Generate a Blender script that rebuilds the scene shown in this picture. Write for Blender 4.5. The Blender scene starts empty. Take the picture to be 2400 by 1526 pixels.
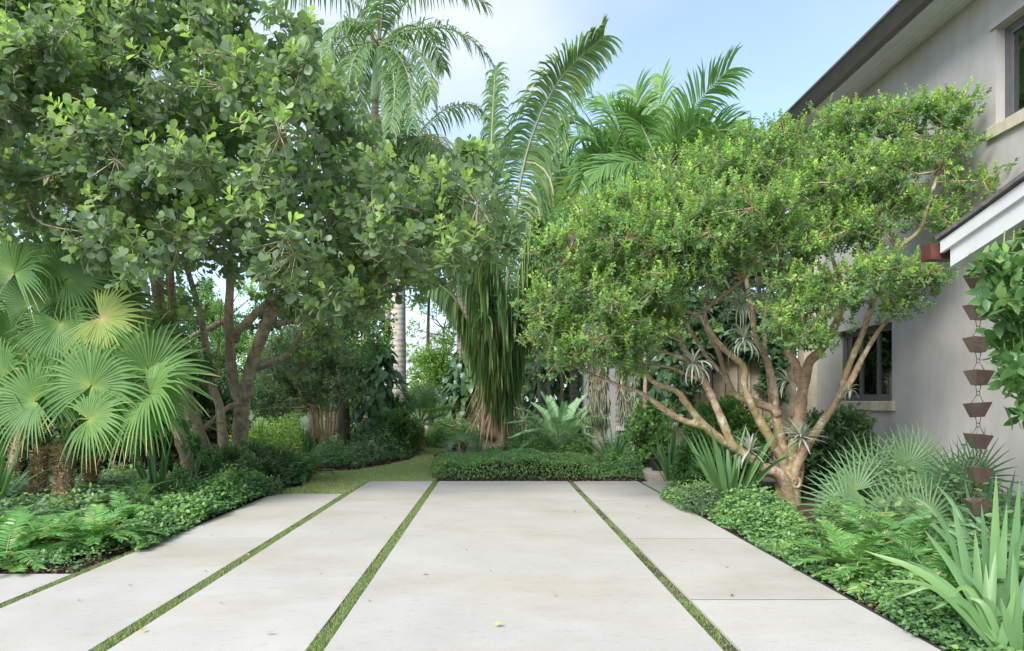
import bpy, math, random
import numpy as np
from mathutils import Vector, Matrix

# ------------------------------------------------------------------ camera, sky, sun, exposure
SC = bpy.context.scene
COL = SC.collection
F, VX, HY, CH = 1600.0, 1157.0, 940.0, 1.5          # focal length in photo pixels, vanishing point, eye height
cam_d = bpy.data.cameras.new('camera')
cam_d.sensor_width = 36.0
cam_d.sensor_fit = 'HORIZONTAL'
cam_d.lens = 24.0
cam_d.shift_x = (1200 - VX) / 2400
cam_d.shift_y = (HY - 763) / 2400
cam_d.clip_end = 3000
cam = bpy.data.objects.new('camera', cam_d)
cam.location = (0, 0, CH)
cam.rotation_euler = (math.radians(90), 0, 0)
COL.objects.link(cam)
SC.camera = cam

SUN_EL, SUN_AZ = 38.0, 214.0     # compass style: 0 = +Y, clockwise; 232 = behind the camera to the left
world = bpy.data.worlds.new('World')
SC.world = world
world.use_nodes = True
wn = world.node_tree
wn.nodes.clear()
def wnode(t, **kw):
    n = wn.nodes.new(t)
    for k, v in kw.items():
        setattr(n, k, v)
    return n
w_out = wnode('ShaderNodeOutputWorld')
w_bg = wnode('ShaderNodeBackground')
w_bg.inputs['Strength'].default_value = 0.115
w_sky = wnode('ShaderNodeTexSky', sky_type='NISHITA', sun_disc=False)
w_sky.sun_elevation = math.radians(SUN_EL)
w_sky.sun_rotation = math.radians(SUN_AZ)
w_sky.air_density = 1.0
w_sky.dust_density = 1.0
w_sky.ozone_density = 3.0
w_tc = wnode('ShaderNodeTexCoord')
w_sep = wnode('ShaderNodeSeparateXYZ')
wn.links.new(w_tc.outputs['Generated'], w_sep.inputs[0])
w_add = wnode('ShaderNodeMath', operation='ADD'); w_add.inputs[1].default_value = 0.35
wn.links.new(w_sep.outputs['Z'], w_add.inputs[0])
w_max = wnode('ShaderNodeMath', operation='MAXIMUM'); w_max.inputs[1].default_value = 0.1
wn.links.new(w_add.outputs[0], w_max.inputs[0])
w_dx = wnode('ShaderNodeMath', operation='DIVIDE'); w_dy = wnode('ShaderNodeMath', operation='DIVIDE')
wn.links.new(w_sep.outputs['X'], w_dx.inputs[0]); wn.links.new(w_max.outputs[0], w_dx.inputs[1])
wn.links.new(w_sep.outputs['Y'], w_dy.inputs[0]); wn.links.new(w_max.outputs[0], w_dy.inputs[1])
w_cmb = wnode('ShaderNodeCombineXYZ')
wn.links.new(w_dx.outputs[0], w_cmb.inputs[0]); wn.links.new(w_dy.outputs[0], w_cmb.inputs[1])
w_map = wnode('ShaderNodeMapping')
w_map.inputs['Location'].default_value = (4.8, 1.85, 0.0)
wn.links.new(w_cmb.outputs[0], w_map.inputs['Vector'])
w_noise = wnode('ShaderNodeTexNoise')
w_noise.inputs['Scale'].default_value = 0.75
w_noise.inputs['Detail'].default_value = 5.0
w_noise.inputs['Roughness'].default_value = 0.5
wn.links.new(w_map.outputs[0], w_noise.inputs['Vector'])
w_ramp = wnode('ShaderNodeMapRange', interpolation_type='SMOOTHSTEP')
w_ramp.inputs['From Min'].default_value = 0.41
w_ramp.inputs['From Max'].default_value = 0.66
w_ramp.inputs['To Min'].default_value = 0.2
w_ramp.inputs['To Max'].default_value = 0.97
wn.links.new(w_noise.outputs['Fac'], w_ramp.inputs['Value'])
w_mix = wnode('ShaderNodeMixRGB')
w_mix.inputs['Color2'].default_value = (3.05, 3.2, 3.55, 1)       # sunlit thin cloud, same units as the sky
wn.links.new(w_ramp.outputs[0], w_mix.inputs['Fac'])
wn.links.new(w_sky.outputs[0], w_mix.inputs['Color1'])
wn.links.new(w_mix.outputs[0], w_bg.inputs['Color'])
wn.links.new(w_bg.outputs[0], w_out.inputs['Surface'])

sun_d = bpy.data.lights.new('sun', 'SUN')
sun_d.energy = 1.8
sun_d.angle = math.radians(24)
sun_d.color = (1.0, 0.965, 0.91)
sun = bpy.data.objects.new('sun', sun_d)
_e, _a = math.radians(SUN_EL), math.radians(SUN_AZ)
sun.rotation_euler = Vector((math.cos(_e) * math.sin(_a), math.cos(_e) * math.cos(_a), math.sin(_e))).to_track_quat('Z', 'Y').to_euler()
COL.objects.link(sun)

SC.view_settings.view_transform = 'Standard'
SC.view_settings.look = 'None'
SC.view_settings.exposure = 1.6
SC.view_settings.gamma = 1.0
SC.view_settings.use_curve_mapping = False
SC.render.engine = 'CYCLES'
SC.cycles.max_bounces = 9
SC.cycles.diffuse_bounces = 6
SC.cycles.glossy_bounces = 3
SC.cycles.transmission_bounces = 5
SC.cycles.transparent_max_bounces = 6
SC.cycles.use_denoising = True
SC.cycles.sample_clamp_indirect = 6.0

# ------------------------------------------------------------------ helpers
random.seed(11)
RNG = np.random.default_rng(11)
U = lambda a, b: random.uniform(a, b)
def P(px, py, Y):
    """world point that stands at depth Y in the direction of a photo pixel (used once, to measure the place)"""
    return np.array([(px - VX) * Y / F, Y, CH + (HY - py) * Y / F])
def GP(px, py):
    Y = CH * F / (py - HY)
    return np.array([(px - VX) * Y / F, Y, 0.0])
def nrm(v):
    v = np.asarray(v, float)
    return v / np.maximum(np.linalg.norm(v, axis=-1, keepdims=True), 1e-9)

class Geo:
    def __init__(self):
        self.V, self.F, self.T, self.M, self.n = [], [], [], [], 0
    def add(self, V, faces, tint=0.5, mat=0):
        V = np.asarray(V, np.float32).reshape(-1, 3)
        for f in (faces if isinstance(faces, list) else [faces]):
            f = np.asarray(f, np.int64)
            self.F.append(f + self.n)
            self.M.append(np.full(len(f), mat, np.int32))
        self.V.append(V)
        self.T.append(np.broadcast_to(np.asarray(tint, np.float32), (len(V),)))
        self.n += len(V)
        return self
    def mesh(self, name, mats, off=None, smooth=True):
        V = np.concatenate(self.V)
        if off is not None:
            V = V - np.asarray(off, np.float32)
        me = bpy.data.meshes.new(name)
        me.vertices.add(len(V))
        me.vertices.foreach_set('co', np.ascontiguousarray(V, np.float32).ravel())
        loops = np.concatenate([f.ravel() for f in self.F])
        tot = np.concatenate([np.full(len(f), f.shape[1]) for f in self.F])
        start = np.concatenate([[0], np.cumsum(tot)[:-1]])
        me.loops.add(len(loops))
        me.loops.foreach_set('vertex_index', loops.astype(np.int32))
        me.polygons.add(len(tot))
        me.polygons.foreach_set('loop_start', start.astype(np.int32))
        me.polygons.foreach_set('material_index', np.concatenate(self.M))
        me.polygons.foreach_set('use_smooth', np.full(len(tot), smooth))
        me.update(calc_edges=True)
        a = me.attributes.new('tint', 'FLOAT', 'POINT')
        a.data.foreach_set('value', np.ascontiguousarray(np.concatenate(self.T), np.float32))
        for m in (mats if isinstance(mats, (list, tuple)) else [mats]):
            me.materials.append(m)
        return me

class Thing:
    """an Empty at the thing's base that parents its parts; geometry is given in world coordinates"""
    def __init__(self, name, base, label, cat, group=None, kind=None):
        self.base = np.array([float(x) for x in base])
        o = bpy.data.objects.new(name, None)
        o.empty_display_size = 0.2
        o.location = self.base
        if label: o['label'] = label
        if cat: o['category'] = cat
        if group: o['group'] = group
        if kind: o['kind'] = kind
        COL.objects.link(o)
        self.o = o
    def part(self, name, geo, mats, parent=None, kind=None, label=None, smooth=True):
        me = geo.mesh(name, mats, self.base, smooth)
        o = bpy.data.objects.new(name, me)
        o.parent = parent or self.o
        if kind: o['kind'] = kind
        if label: o['label'] = label
        COL.objects.link(o)
        return o
    def inst(self, name, me, M, parent=None):
        o = bpy.data.objects.new(name, me)
        o.parent = parent or self.o
        M = M.copy(); M.translation = M.translation - Vector(self.base)
        o.matrix_basis = M
        COL.objects.link(o)
        return o

def single(name, geo, mats, label=None, cat=None, group=None, kind=None, base=None, smooth=True):
    base = np.zeros(3) if base is None else np.asarray(base, float)
    me = geo.mesh(name, mats, base, smooth)
    o = bpy.data.objects.new(name, me)
    o.location = base
    if label: o['label'] = label
    if cat: o['category'] = cat
    if group: o['group'] = group
    if kind: o['kind'] = kind
    COL.objects.link(o)
    return o

def box(x0, x1, y0, y1, z0, z1):
    V = np.array([(x, y, z) for x in (x0, x1) for y in (y0, y1) for z in (z0, z1)], float)
    Fq = np.array([(0, 1, 3, 2), (4, 6, 7, 5), (0, 4, 5, 1), (2, 3, 7, 6), (0, 2, 6, 4), (1, 5, 7, 3)])
    return V, Fq
def bevel_slab(x0, x1, y0, y1, z0, z1, b):
    """box with a chamfered top edge"""
    V = [(x0, y0, z0), (x1, y0, z0), (x1, y1, z0), (x0, y1, z0),
         (x0, y0, z1 - b), (x1, y0, z1 - b), (x1, y1, z1 - b), (x0, y1, z1 - b),
         (x0 + b, y0 + b, z1), (x1 - b, y0 + b, z1), (x1 - b, y1 - b, z1), (x0 + b, y1 - b, z1)]
    Fq = [(3, 2, 1, 0), (8, 9, 10, 11)]
    for i in range(4):
        j = (i + 1) % 4
        Fq += [(i, j, 4 + j, 4 + i), (4 + i, 4 + j, 8 + j, 8 + i)]
    return np.array(V, float), np.array(Fq)

def spline(pts, n):
    """Catmull-Rom through pts, n samples"""
    p = np.asarray(pts, float)
    if len(p) == 2:
        t = np.linspace(0, 1, n)[:, None]
        return p[0] * (1 - t) + p[1] * t
    q = np.vstack([2 * p[0] - p[1], p, 2 * p[-1] - p[-2]])
    m = len(p) - 1
    t = np.linspace(0, m - 1e-6, n)
    i = t.astype(int); u = (t - i)[:, None]
    a, b, c, d = q[i], q[i + 1], q[i + 2], q[i + 3]
    return 0.5 * (2 * b + (c - a) * u + (2 * a - 5 * b + 4 * c - d) * u ** 2 + (3 * b - a - 3 * c + d) * u ** 3)

def frames(p):
    t = nrm(np.gradient(p, axis=0))
    ref = np.array([0, 0, 1.0]) if abs(t[0][2]) < 0.9 else np.array([1.0, 0, 0])
    n = nrm(ref - t[0] * np.dot(ref, t[0]))
    N = []
    for k in range(len(p)):
        n = nrm(n - t[k] * np.dot(n, t[k]))
        N.append(n)
    N = np.array(N)
    return t, N, np.cross(t, N)

def tube(geo, pts, rad, sides=8, tint=0.5, mat=0, lump=0.0, cap=True):
    p = np.asarray(pts, float)
    r = np.broadcast_to(np.asarray(rad, float), (len(p),))
    t, N, B = frames(p)
    a = np.linspace(0, 2 * math.pi, sides, endpoint=False)
    ring = np.cos(a)[None, :, None] * N[:, None] + np.sin(a)[None, :, None] * B[:, None]
    rr = r[:, None, None] * np.ones((1, sides, 1))
    if lump:
        rr = rr * (1 + lump * RNG.normal(0, 1, (len(p), sides, 1)))
    V = (p[:, None] + ring * rr).reshape(-1, 3)
    k = np.arange(len(p) - 1)[:, None] * sides; s = np.arange(sides)[None]
    s2 = (s + 1) % sides
    q = np.stack([k + s, k + s2, k + sides + s2, k + sides + s], -1).reshape(-1, 4)
    fs = [q]
    if cap:
        V = np.vstack([V, p[0], p[-1]])
        n0 = len(p) * sides
        s = np.arange(sides); s2 = (s + 1) % sides
        fs.append(np.stack([s2, s, np.full(sides, n0)], -1))
        b = (len(p) - 1) * sides
        fs.append(np.stack([b + s, b + s2, np.full(sides, n0 + 1)], -1))
    geo.add(V, fs, tint, mat)
def rods(geo, A, B, ra, rb, tint=0.5, mat=0):
    """many thin three-sided twigs at once"""
    A = np.asarray(A, float); B = np.asarray(B, float)
    if len(A) == 0: return
    d = nrm(B - A)
    ref = np.where(np.abs(d[:, 2:3]) < 0.9, [[0, 0, 1.0]], [[1.0, 0, 0]])
    n = nrm(np.cross(d, ref)); b = np.cross(d, n)
    V = []
    for P0, r in ((A, ra), (B, rb)):
        for k in range(3):
            an = k * 2 * math.pi / 3
            V.append(P0 + (n * math.cos(an) + b * math.sin(an)) * np.broadcast_to(np.asarray(r, float), (len(A),))[:, None])
    V = np.stack(V, 1)
    base = np.arange(len(A))[:, None, None] * 6
    q = np.array([(0, 1, 4, 3), (1, 2, 5, 4), (2, 0, 3, 5)])[None]
    geo.add(V.reshape(-1, 3), (base + q).reshape(-1, 4), tint, mat)

# leaf shapes: base at the origin, length along +Y, upper face +Z, unit length
def leaf_shape(rows, fold=0.12, bend=0.15, wave=0.0):
    V, Fq = [], []
    for i, (y, w) in enumerate(rows):
        z = -bend * y * y
        V += [(-w, y, z + fold * w), (0, y, z - (0 if i in (0, len(rows) - 1) else 0.004)), (w, y, z + fold * w + wave * (i % 2))]
    for i in range(len(rows) - 1):
        a = i * 3
        Fq += [(a, a + 1, a + 4, a + 3), (a + 1, a + 2, a + 5, a + 4)]
    return np.array(V, float), np.array(Fq)
def small_leaf(w=0.26, fold=0.06, bend=0.1):
    V = [(0, 0, 0), (-w, .35, fold), (w, .35, fold), (-w * .8, .7, fold - bend * .5), (w * .8, .7, fold - bend * .5), (0, 1, -bend)]
    return np.array(V, float), np.array([(0, 2, 4, 5), (5, 3, 1, 0)])
L_CLUSIA = leaf_shape([(0, .02), (.14, .06), (.42, .25), (.72, .36), (.92, .24), (1, .04)], .22, .16)
L_CLUSIA2 = leaf_shape([(0, .02), (.14, .05), (.42, .22), (.72, .33), (.92, .22), (1, .04)], -.10, -.10)
L_SMALL = small_leaf()
L_NARROW = small_leaf(.17, .05, .14)
L_ROUND = small_leaf(.36, .08, .12)
L_VINE = leaf_shape([(0, .02), (.12, .16), (.4, .27), (.75, .17), (1, .01)], .15, .3)
L_MONST = leaf_shape([(-.1, .10), (0, .26), (.14, .36), (.22, .25), (.34, .37), (.41, .23), (.54, .31), (.60, .19), (.74, .20), (1, .01)], .10, .25)
L_HEART = leaf_shape([(-.08, .12), (.05, .3), (.3, .34), (.65, .19), (1, .01)], .14, .3)

def place_leaves(geo, shape, pos, D, N, L, tint, wid=1.0, mat=0):
    V, Fq = shape
    D = nrm(D); X = nrm(np.cross(D, N)); N = np.cross(X, D)
    L = np.asarray(L, float).reshape(-1, 1, 1)
    W = (pos[:, None] + L * (wid * V[None, :, 0:1] * X[:, None] + V[None, :, 1:2] * D[:, None] + V[None, :, 2:3] * N[:, None]))
    n = len(pos); k = len(V)
    Fa = (np.arange(n)[:, None, None] * k + Fq[None]).reshape(-1, Fq.shape[1])
    geo.add(W.reshape(-1, 3), Fa, np.repeat(np.asarray(tint, np.float32), k), mat)

def shoots(C, R, ntw, nleaf, twig, leaf, up=0.6, shell=(.5, 1.05), elev=(30, 85), young=0.3, squash=.85, low=-1.0, spread=0.35):
    C = np.repeat(np.asarray(C, float), ntw, 0); R = np.repeat(np.asarray(R, float), ntw)
    n = len(C)
    d = nrm(RNG.normal(0, 1, (n, 3)))
    d[:, 2] = np.where(d[:, 2] < low, -d[:, 2], d[:, 2])
    rr = R * RNG.uniform(shell[0], shell[1], n)
    tip = C + d * rr[:, None] * np.array([1, 1, squash])
    a = nrm(d * .8 + np.array([0, 0, up]) + spread * RNG.normal(0, 1, (n, 3)))
    e1 = nrm(np.cross(a, RNG.normal(0, 1, (n, 3)))); e2 = np.cross(a, e1)
    J = max(1, nleaf // 2)
    tw_t = RNG.uniform(0, .42, n)
    new_sunlit = RNG.uniform(0, 1, n) < young * np.clip(.5 + d[:, 2], .1, 1.5)  # lighter twigs, mostly facing up: new growth plus sunlight put into the tint
    pos, D, N, L, T = [], [], [], [], []
    for k in range(nleaf):
        j, s = k // 2, k % 2
        f = j / max(1, J - 1)
        e = np.radians(elev[0] + (elev[1] - elev[0]) * f + RNG.normal(0, 12, n))
        az = j * math.pi / 2 + s * math.pi + RNG.normal(0, .35, n)
        u = e1 * np.cos(az)[:, None] + e2 * np.sin(az)[:, None]
        D.append(a * np.cos(e)[:, None] + u * np.sin(e)[:, None])
        N.append(a * np.sin(e)[:, None] - u * np.cos(e)[:, None] + .25 * RNG.normal(0, 1, (n, 3)))
        pos.append(tip - a * (twig * f)[..., None] if np.ndim(twig) else tip - a * twig * f)
        L.append(leaf * RNG.uniform(.75, 1.15, n) * (.8 + .2 * min(1, f * 2)))
        T.append(np.clip(tw_t + RNG.normal(0, .06, n) + new_sunlit * (.55 - .30 * f), 0, 1))
    return dict(pos=np.concatenate(pos), D=np.concatenate(D), N=np.concatenate(N), L=np.concatenate(L), T=np.concatenate(T),
                tip=tip, a=a, C=C, twig=twig)

def leaf_parts(thing, S, shapes, mat, count, wid=1.0, name='leaf', parent=None):
    """the count leaves that show largest become objects of their own (they share eight meshes); returns a mask of the rest"""
    pos = S['pos']
    px = VX + F * pos[:, 0] / pos[:, 1]; py = HY - F * (pos[:, 2] - CH) / pos[:, 1]
    ok = (px > 10) & (px < 2390) & (py > 10) & (py < 1516)
    score = np.where(ok, S['L'] / pos[:, 1], 0) * RNG.uniform(.55, 1, len(pos))
    idx = np.argsort(-score)[:count]
    meshes = {}
    for i in idx:
        key = (int(i) % len(shapes), int(S['T'][i] * 5.99))
        if key not in meshes:
            g = Geo(); g.add(shapes[key[0]][0] * np.array([wid, 1, 1]), shapes[key[0]][1], (key[1] + .5) / 6)
            meshes[key] = g.mesh('leaf', mat)
        D = nrm(S['D'][i]); X = nrm(np.cross(D, S['N'][i])); Nn = np.cross(X, D); l = S['L'][i]
        M = Matrix([[X[r] * l, D[r] * l, Nn[r] * l, pos[i][r]] for r in range(3)] + [[0, 0, 0, 1]])
        thing.inst(name, meshes[key], M, parent)
    keep = np.ones(len(pos), bool); keep[idx] = False
    return keep
def rest_leaves(geo, S, shapes, keep=None, wid=1.0, mat=0):
    keep = np.ones(len(S['pos']), bool) if keep is None else keep
    m = len(shapes)
    ids = np.arange(len(S['pos']))
    for k in range(m):
        q = keep & (ids % m == k)
        place_leaves(geo, shapes[k], S['pos'][q], S['D'][q], S['N'][q], S['L'][q], S['T'][q], wid, mat)

def in_poly(poly, x, y):
    c = False; n = len(poly)
    for i in range(n):
        x0, y0 = poly[i]; x1, y1 = poly[(i + 1) % n]
        if (y0 > y) != (y1 > y) and x < (x1 - x0) * (y - y0) / (y1 - y0) + x0:
            c = not c
    return c
def poly_points(poly, n, tries=12):
    xs = [p[0] for p in poly]; ys = [p[1] for p in poly]
    out = []
    while len(out) < n:
        best, bd = None, -1
        k = 0
        while k < tries:
            x, y = U(min(xs), max(xs)), U(min(ys), max(ys))
            if not in_poly(poly, x, y): continue
            k += 1
            dd = min([(x - a) ** 2 + (y - b) ** 2 for a, b in out] or [1e9])
            if dd > bd: best, bd = (x, y), dd
        out.append(best)
    return out

def connect(geo, C, skel, r0=.03, r1=.008, tint=.5, sides=6, mat=0, sag=.1):
    """curved branch from the nearest lower point of a skeleton to a clump centre"""
    d = np.linalg.norm(skel - C, axis=1) + np.where(skel[:, 2] > C[2], 1.2, 0) * np.abs(skel[:, 2] - C[2])
    A = skel[np.argmin(d)]
    mid = (A + C) / 2 + RNG.normal(0, .10, 3) * np.linalg.norm(C - A) + np.array([0, 0, -sag * np.linalg.norm(C - A)])
    tube(geo, spline([A, mid, C], 8), np.linspace(r0, r1, 8), sides, tint, mat)

# ------------------------------------------------------------------ materials
def new_mat(name):
    m = bpy.data.materials.new(name); m.use_nodes = True
    nt = m.node_tree; nt.nodes.clear()
    out = nt.nodes.new('ShaderNodeOutputMaterial')
    b = nt.nodes.new('ShaderNodeBsdfPrincipled')
    nt.links.new(b.outputs[0], out.inputs['Surface'])
    return m, nt, b, out
def ramp(nt, stops):
    r = nt.nodes.new('ShaderNodeValToRGB')
    e = r.color_ramp.elements
    while len(e) < len(stops): e.new(0.5)
    for el, (p, c) in zip(e, stops):
        el.position = p; el.color = (*c, 1)
    return r
def noise(nt, scale, detail=4, rough=.55, coord='Object', vec=None, stretch=None):
    n = nt.nodes.new('ShaderNodeTexNoise')
    n.inputs['Scale'].default_value = scale; n.inputs['Detail'].default_value = detail; n.inputs['Roughness'].default_value = rough
    if vec is None:
        tc = nt.nodes.new('ShaderNodeTexCoord'); vec = tc.outputs[coord]
    if stretch:
        mp = nt.nodes.new('ShaderNodeMapping'); mp.inputs['Scale'].default_value = stretch
        nt.links.new(vec, mp.inputs['Vector']); vec = mp.outputs[0]
    nt.links.new(vec, n.inputs['Vector'])
    return n
def bump(nt, b, src, strength, dist=.01):
    bp = nt.nodes.new('ShaderNodeBump')
    bp.inputs['Strength'].default_value = strength; bp.inputs['Distance'].default_value = dist
    nt.links.new(src, bp.inputs['Height']); nt.links.new(bp.outputs[0], b.inputs['Normal'])
def leaf_mat(name, stops, rough=.42, trans=.3, spec=.5, tcol=1.6, nscale=6):
    def soft(c):                       # waxy, slightly greyed leaf colours
        l = .3 * c[0] + .6 * c[1] + .1 * c[2]
        return tuple(min(.8, 1.07 * (.87 * v + .13 * l)) for v in c)
    stops = [(q, soft(c)) for q, c in stops]
    m, nt, b, out = new_mat(name)
    at = nt.nodes.new('ShaderNodeAttribute'); at.attribute_name = 'tint'
    r = ramp(nt, stops)
    n = noise(nt, nscale, 2)
    mp = nt.nodes.new('ShaderNodeMath'); mp.operation = 'MULTIPLY_ADD'
    mp.inputs[1].default_value = .22; mp.inputs[2].default_value = -.11
    nt.links.new(n.outputs['Fac'], mp.inputs[0])
    ad = nt.nodes.new('ShaderNodeMath'); ad.operation = 'ADD'; ad.use_clamp = True
    nt.links.new(at.outputs['Fac'], ad.inputs[0]); nt.links.new(mp.outputs[0], ad.inputs[1])
    nt.links.new(ad.outputs[0], r.inputs['Fac'])
    nt.links.new(r.outputs['Color'], b.inputs['Base Color'])
    b.inputs['Roughness'].default_value = rough
    b.inputs['Specular IOR Level'].default_value = spec
    if trans > 0:
        t = nt.nodes.new('ShaderNodeBsdfTranslucent')
        mx = nt.nodes.new('ShaderNodeMixRGB'); mx.blend_type = 'MULTIPLY'; mx.inputs['Fac'].default_value = 1
        mx.inputs['Color2'].default_value = (tcol * 1.0, tcol * 1.1, tcol * .55, 1)
        nt.links.new(r.outputs['Color'], mx.inputs['Color1']); nt.links.new(mx.outputs[0], t.inputs['Color'])
        ms = nt.nodes.new('ShaderNodeMixShader'); ms.inputs['Fac'].default_value = trans
        nt.links.new(b.outputs[0], ms.inputs[1]); nt.links.new(t.outputs[0], ms.inputs[2])
        nt.links.new(ms.outputs[0], out.inputs['Surface'])
    return m
def bark_mat(name, stops, scale=8, stretch=(1, 1, .25), rough=.85, bmp=.5, dist=.02):
    m, nt, b, out = new_mat(name)
    n = noise(nt, scale, 6, .6, stretch=stretch)
    r = ramp(nt, stops)
    nt.links.new(n.outputs['Fac'], r.inputs['Fac']); nt.links.new(r.outputs['Color'], b.inputs['Base Color'])
    b.inputs['Roughness'].default_value = rough
    n2 = noise(nt, scale * 4, 5, .6, stretch=stretch)
    bump(nt, b, n2.outputs['Fac'], bmp, dist)
    return m
def plain(name, col, rough=.6, metal=0, var=.12, scale=12, bmp=.0, spec=.5, stretch=None):
    m, nt, b, out = new_mat(name)
    n = noise(nt, scale, 5, .6, stretch=stretch)
    c = np.array(col)
    r = ramp(nt, [(.3, tuple(np.clip(c * (1 - var), 0, 1))), (.7, tuple(np.clip(c * (1 + var), 0, 1)))])
    nt.links.new(n.outputs['Fac'], r.inputs['Fac']); nt.links.new(r.outputs['Color'], b.inputs['Base Color'])
    b.inputs['Roughness'].default_value = rough; b.inputs['Metallic'].default_value = metal
    b.inputs['Specular IOR Level'].default_value = spec
    if bmp:
        n2 = noise(nt, scale * 5, 5, .6, stretch=stretch); bump(nt, b, n2.outputs['Fac'], bmp, .01)
    return m

M = {}
# concrete: pale, broom-brushed, tan stains, dark flecks
def concrete(name, c0, c1, stain):
    m, nt, b, out = new_mat(name)
    n = noise(nt, .9, 8, .62)
    r = ramp(nt, [(.3, c0), (.68, c1)])
    nt.links.new(n.outputs['Fac'], r.inputs['Fac'])
    n3 = noise(nt, .55, 5, .6, stretch=(.6, 1.6, 1))
    r3 = ramp(nt, [(.47, (0, 0, 0)), (.72, (1, 1, 1))])
    nt.links.new(n3.outputs['Fac'], r3.inputs['Fac'])
    mx = nt.nodes.new('ShaderNodeMixRGB'); mx.blend_type = 'MULTIPLY'; mx.inputs['Color2'].default_value = (*stain, 1)
    nt.links.new(r3.outputs['Color'], mx.inputs['Fac']); nt.links.new(r.outputs['Color'], mx.inputs['Color1'])
    n4 = noise(nt, 17, 5, .65, stretch=(.55, 1.0, 1))
    r4 = ramp(nt, [(.56, (1, 1, 1)), (.78, (.80, .77, .72))])
    nt.links.new(n4.outputs['Fac'], r4.inputs['Fac'])
    mx2 = nt.nodes.new('ShaderNodeMixRGB'); mx2.blend_type = 'MULTIPLY'; mx2.inputs['Fac'].default_value = 1
    nt.links.new(mx.outputs[0], mx2.inputs['Color1']); nt.links.new(r4.outputs['Color'], mx2.inputs['Color2'])
    n5 = noise(nt, 130, 2, .5)
    r5 = ramp(nt, [(.34, (.84, .835, .82)), (.52, (1.0, 1.0, 1.0))])
    nt.links.new(n5.outputs['Fac'], r5.inputs['Fac'])
    mx3 = nt.nodes.new('ShaderNodeMixRGB'); mx3.blend_type = 'MULTIPLY'; mx3.inputs['Fac'].default_value = 1
    nt.links.new(mx2.outputs[0], mx3.inputs['Color1']); nt.links.new(r5.outputs['Color'], mx3.inputs['Color2'])
    oi = nt.nodes.new('ShaderNodeObjectInfo')
    rr = ramp(nt, [(0, (.93, .925, .91)), (1, (1.0, 1.0, 1.0))]); nt.links.new(oi.outputs['Random'], rr.inputs['Fac'])
    mx4 = nt.nodes.new('ShaderNodeMixRGB'); mx4.blend_type = 'MULTIPLY'; mx4.inputs['Fac'].default_value = 1
    nt.links.new(mx3.outputs[0], mx4.inputs['Color1']); nt.links.new(rr.outputs['Color'], mx4.inputs['Color2'])
    nt.links.new(mx4.outputs[0], b.inputs['Base Color'])
    b.inputs['Roughness'].default_value = .8
    b.inputs['Specular IOR Level'].default_value = .25
    bump(nt, b, n5.outputs['Fac'], .25, .004)
    return m
M['concrete'] = concrete('pale_concrete', (.465, .448, .405), (.555, .535, .49), (.88, .82, .72))
M['stone'] = plain('coral_stone', (.52, .465, .36), .8, var=.15, scale=9, bmp=.4)
M['mulch'] = bark_mat('mulch_soil', [(.3, (.025, .014, .009)), (.55, (.08, .04, .025)), (.75, (.15, .08, .05))], 14, (1, 1, 1), .95, .8, .03)
M['chip'] = leaf_mat('mulch_chip', [(0, (.04, .02, .012)), (.5, (.13, .055, .032)), (1, (.24, .13, .08))], .9, 0)
M['soil'] = bark_mat('lawn_soil', [(.3, (.16, .15, .08)), (.55, (.24, .26, .11)), (.75, (.30, .33, .14))], 5, (1, 1, 1), .95, .6)
M['soil2'] = bark_mat('joint_soil', [(.3, (.035, .03, .02)), (.6, (.07, .065, .03)), (.75, (.10, .12, .04))], 9, (1, 1, 1), .95, .6)
M['farground'] = bark_mat('far_ground', [(.3, (.05, .07, .02)), (.6, (.10, .14, .04)), (.75, (.16, .2, .07))], 1.2, (1, 1, 1), .95, .4)
M['brickpath'] = plain('red_path', (.5, .26, .2), .85, var=.2, scale=2)
M['stucco'] = plain('grey_stucco', (.415, .402, .382), .9, var=.08, scale=2.2, bmp=.35, spec=.2)
M['stucco2'] = plain('cool_stucco', (.36, .36, .38), .9, var=.08, scale=3, bmp=.3, spec=.2)
M['white'] = plain('white_paint', (.62, .64, .64), .5, var=.05, scale=5)
M['soffit'] = plain('soffit_paint', (.68, .69, .68), .55, var=.05, scale=4)
M['gutter'] = plain('dark_gutter', (.12, .104, .10), .4, .2, var=.18, scale=6)
M['redgutter'] = plain('copper_gutter', (.115, .042, .034), .5, .2, var=.25, scale=9)
M['slate'] = plain('weathered_tile', (.12, .11, .105), .9, var=.5, scale=14, bmp=.6)
M['copper'] = plain('aged_copper', (.21, .15, .13), .42, .5, var=.22, scale=16, stretch=(1, 1, .4))
M['frame'] = plain('window_frame', (.15, .15, .155), .4, .4, var=.1)
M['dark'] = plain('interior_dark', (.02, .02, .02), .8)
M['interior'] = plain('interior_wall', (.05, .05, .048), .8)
M['chrome'] = plain('chrome', (.6, .6, .6), .2, 1.0, var=.03)
M['blind'] = plain('roller_blind', (.78, .82, .80), .8, var=.04)
M['blackpot'] = plain('black_pot', (.02, .02, .022), .45, var=.2)
M['edging'] = plain('steel_edging', (.05, .05, .052), .5, .4)
def streaks(m, col, amount):
    nt = m.node_tree; b = [n for n in nt.nodes if n.type == 'BSDF_PRINCIPLED'][0]
    src = b.inputs['Base Color'].links[0].from_socket
    n = noise(nt, 1.6, 6, .65, stretch=(1, 1, .12)); r = ramp(nt, [(.48, (0, 0, 0)), (.75, (amount,) * 3)])
    nt.links.new(n.outputs['Fac'], r.inputs['Fac'])
    mx = nt.nodes.new('ShaderNodeMixRGB'); mx.blend_type = 'MULTIPLY'; mx.inputs['Color2'].default_value = (*col, 1)
    nt.links.new(r.outputs['Color'], mx.inputs['Fac']); nt.links.new(src, mx.inputs['Color1']); nt.links.new(mx.outputs[0], b.inputs['Base Color'])
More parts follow.
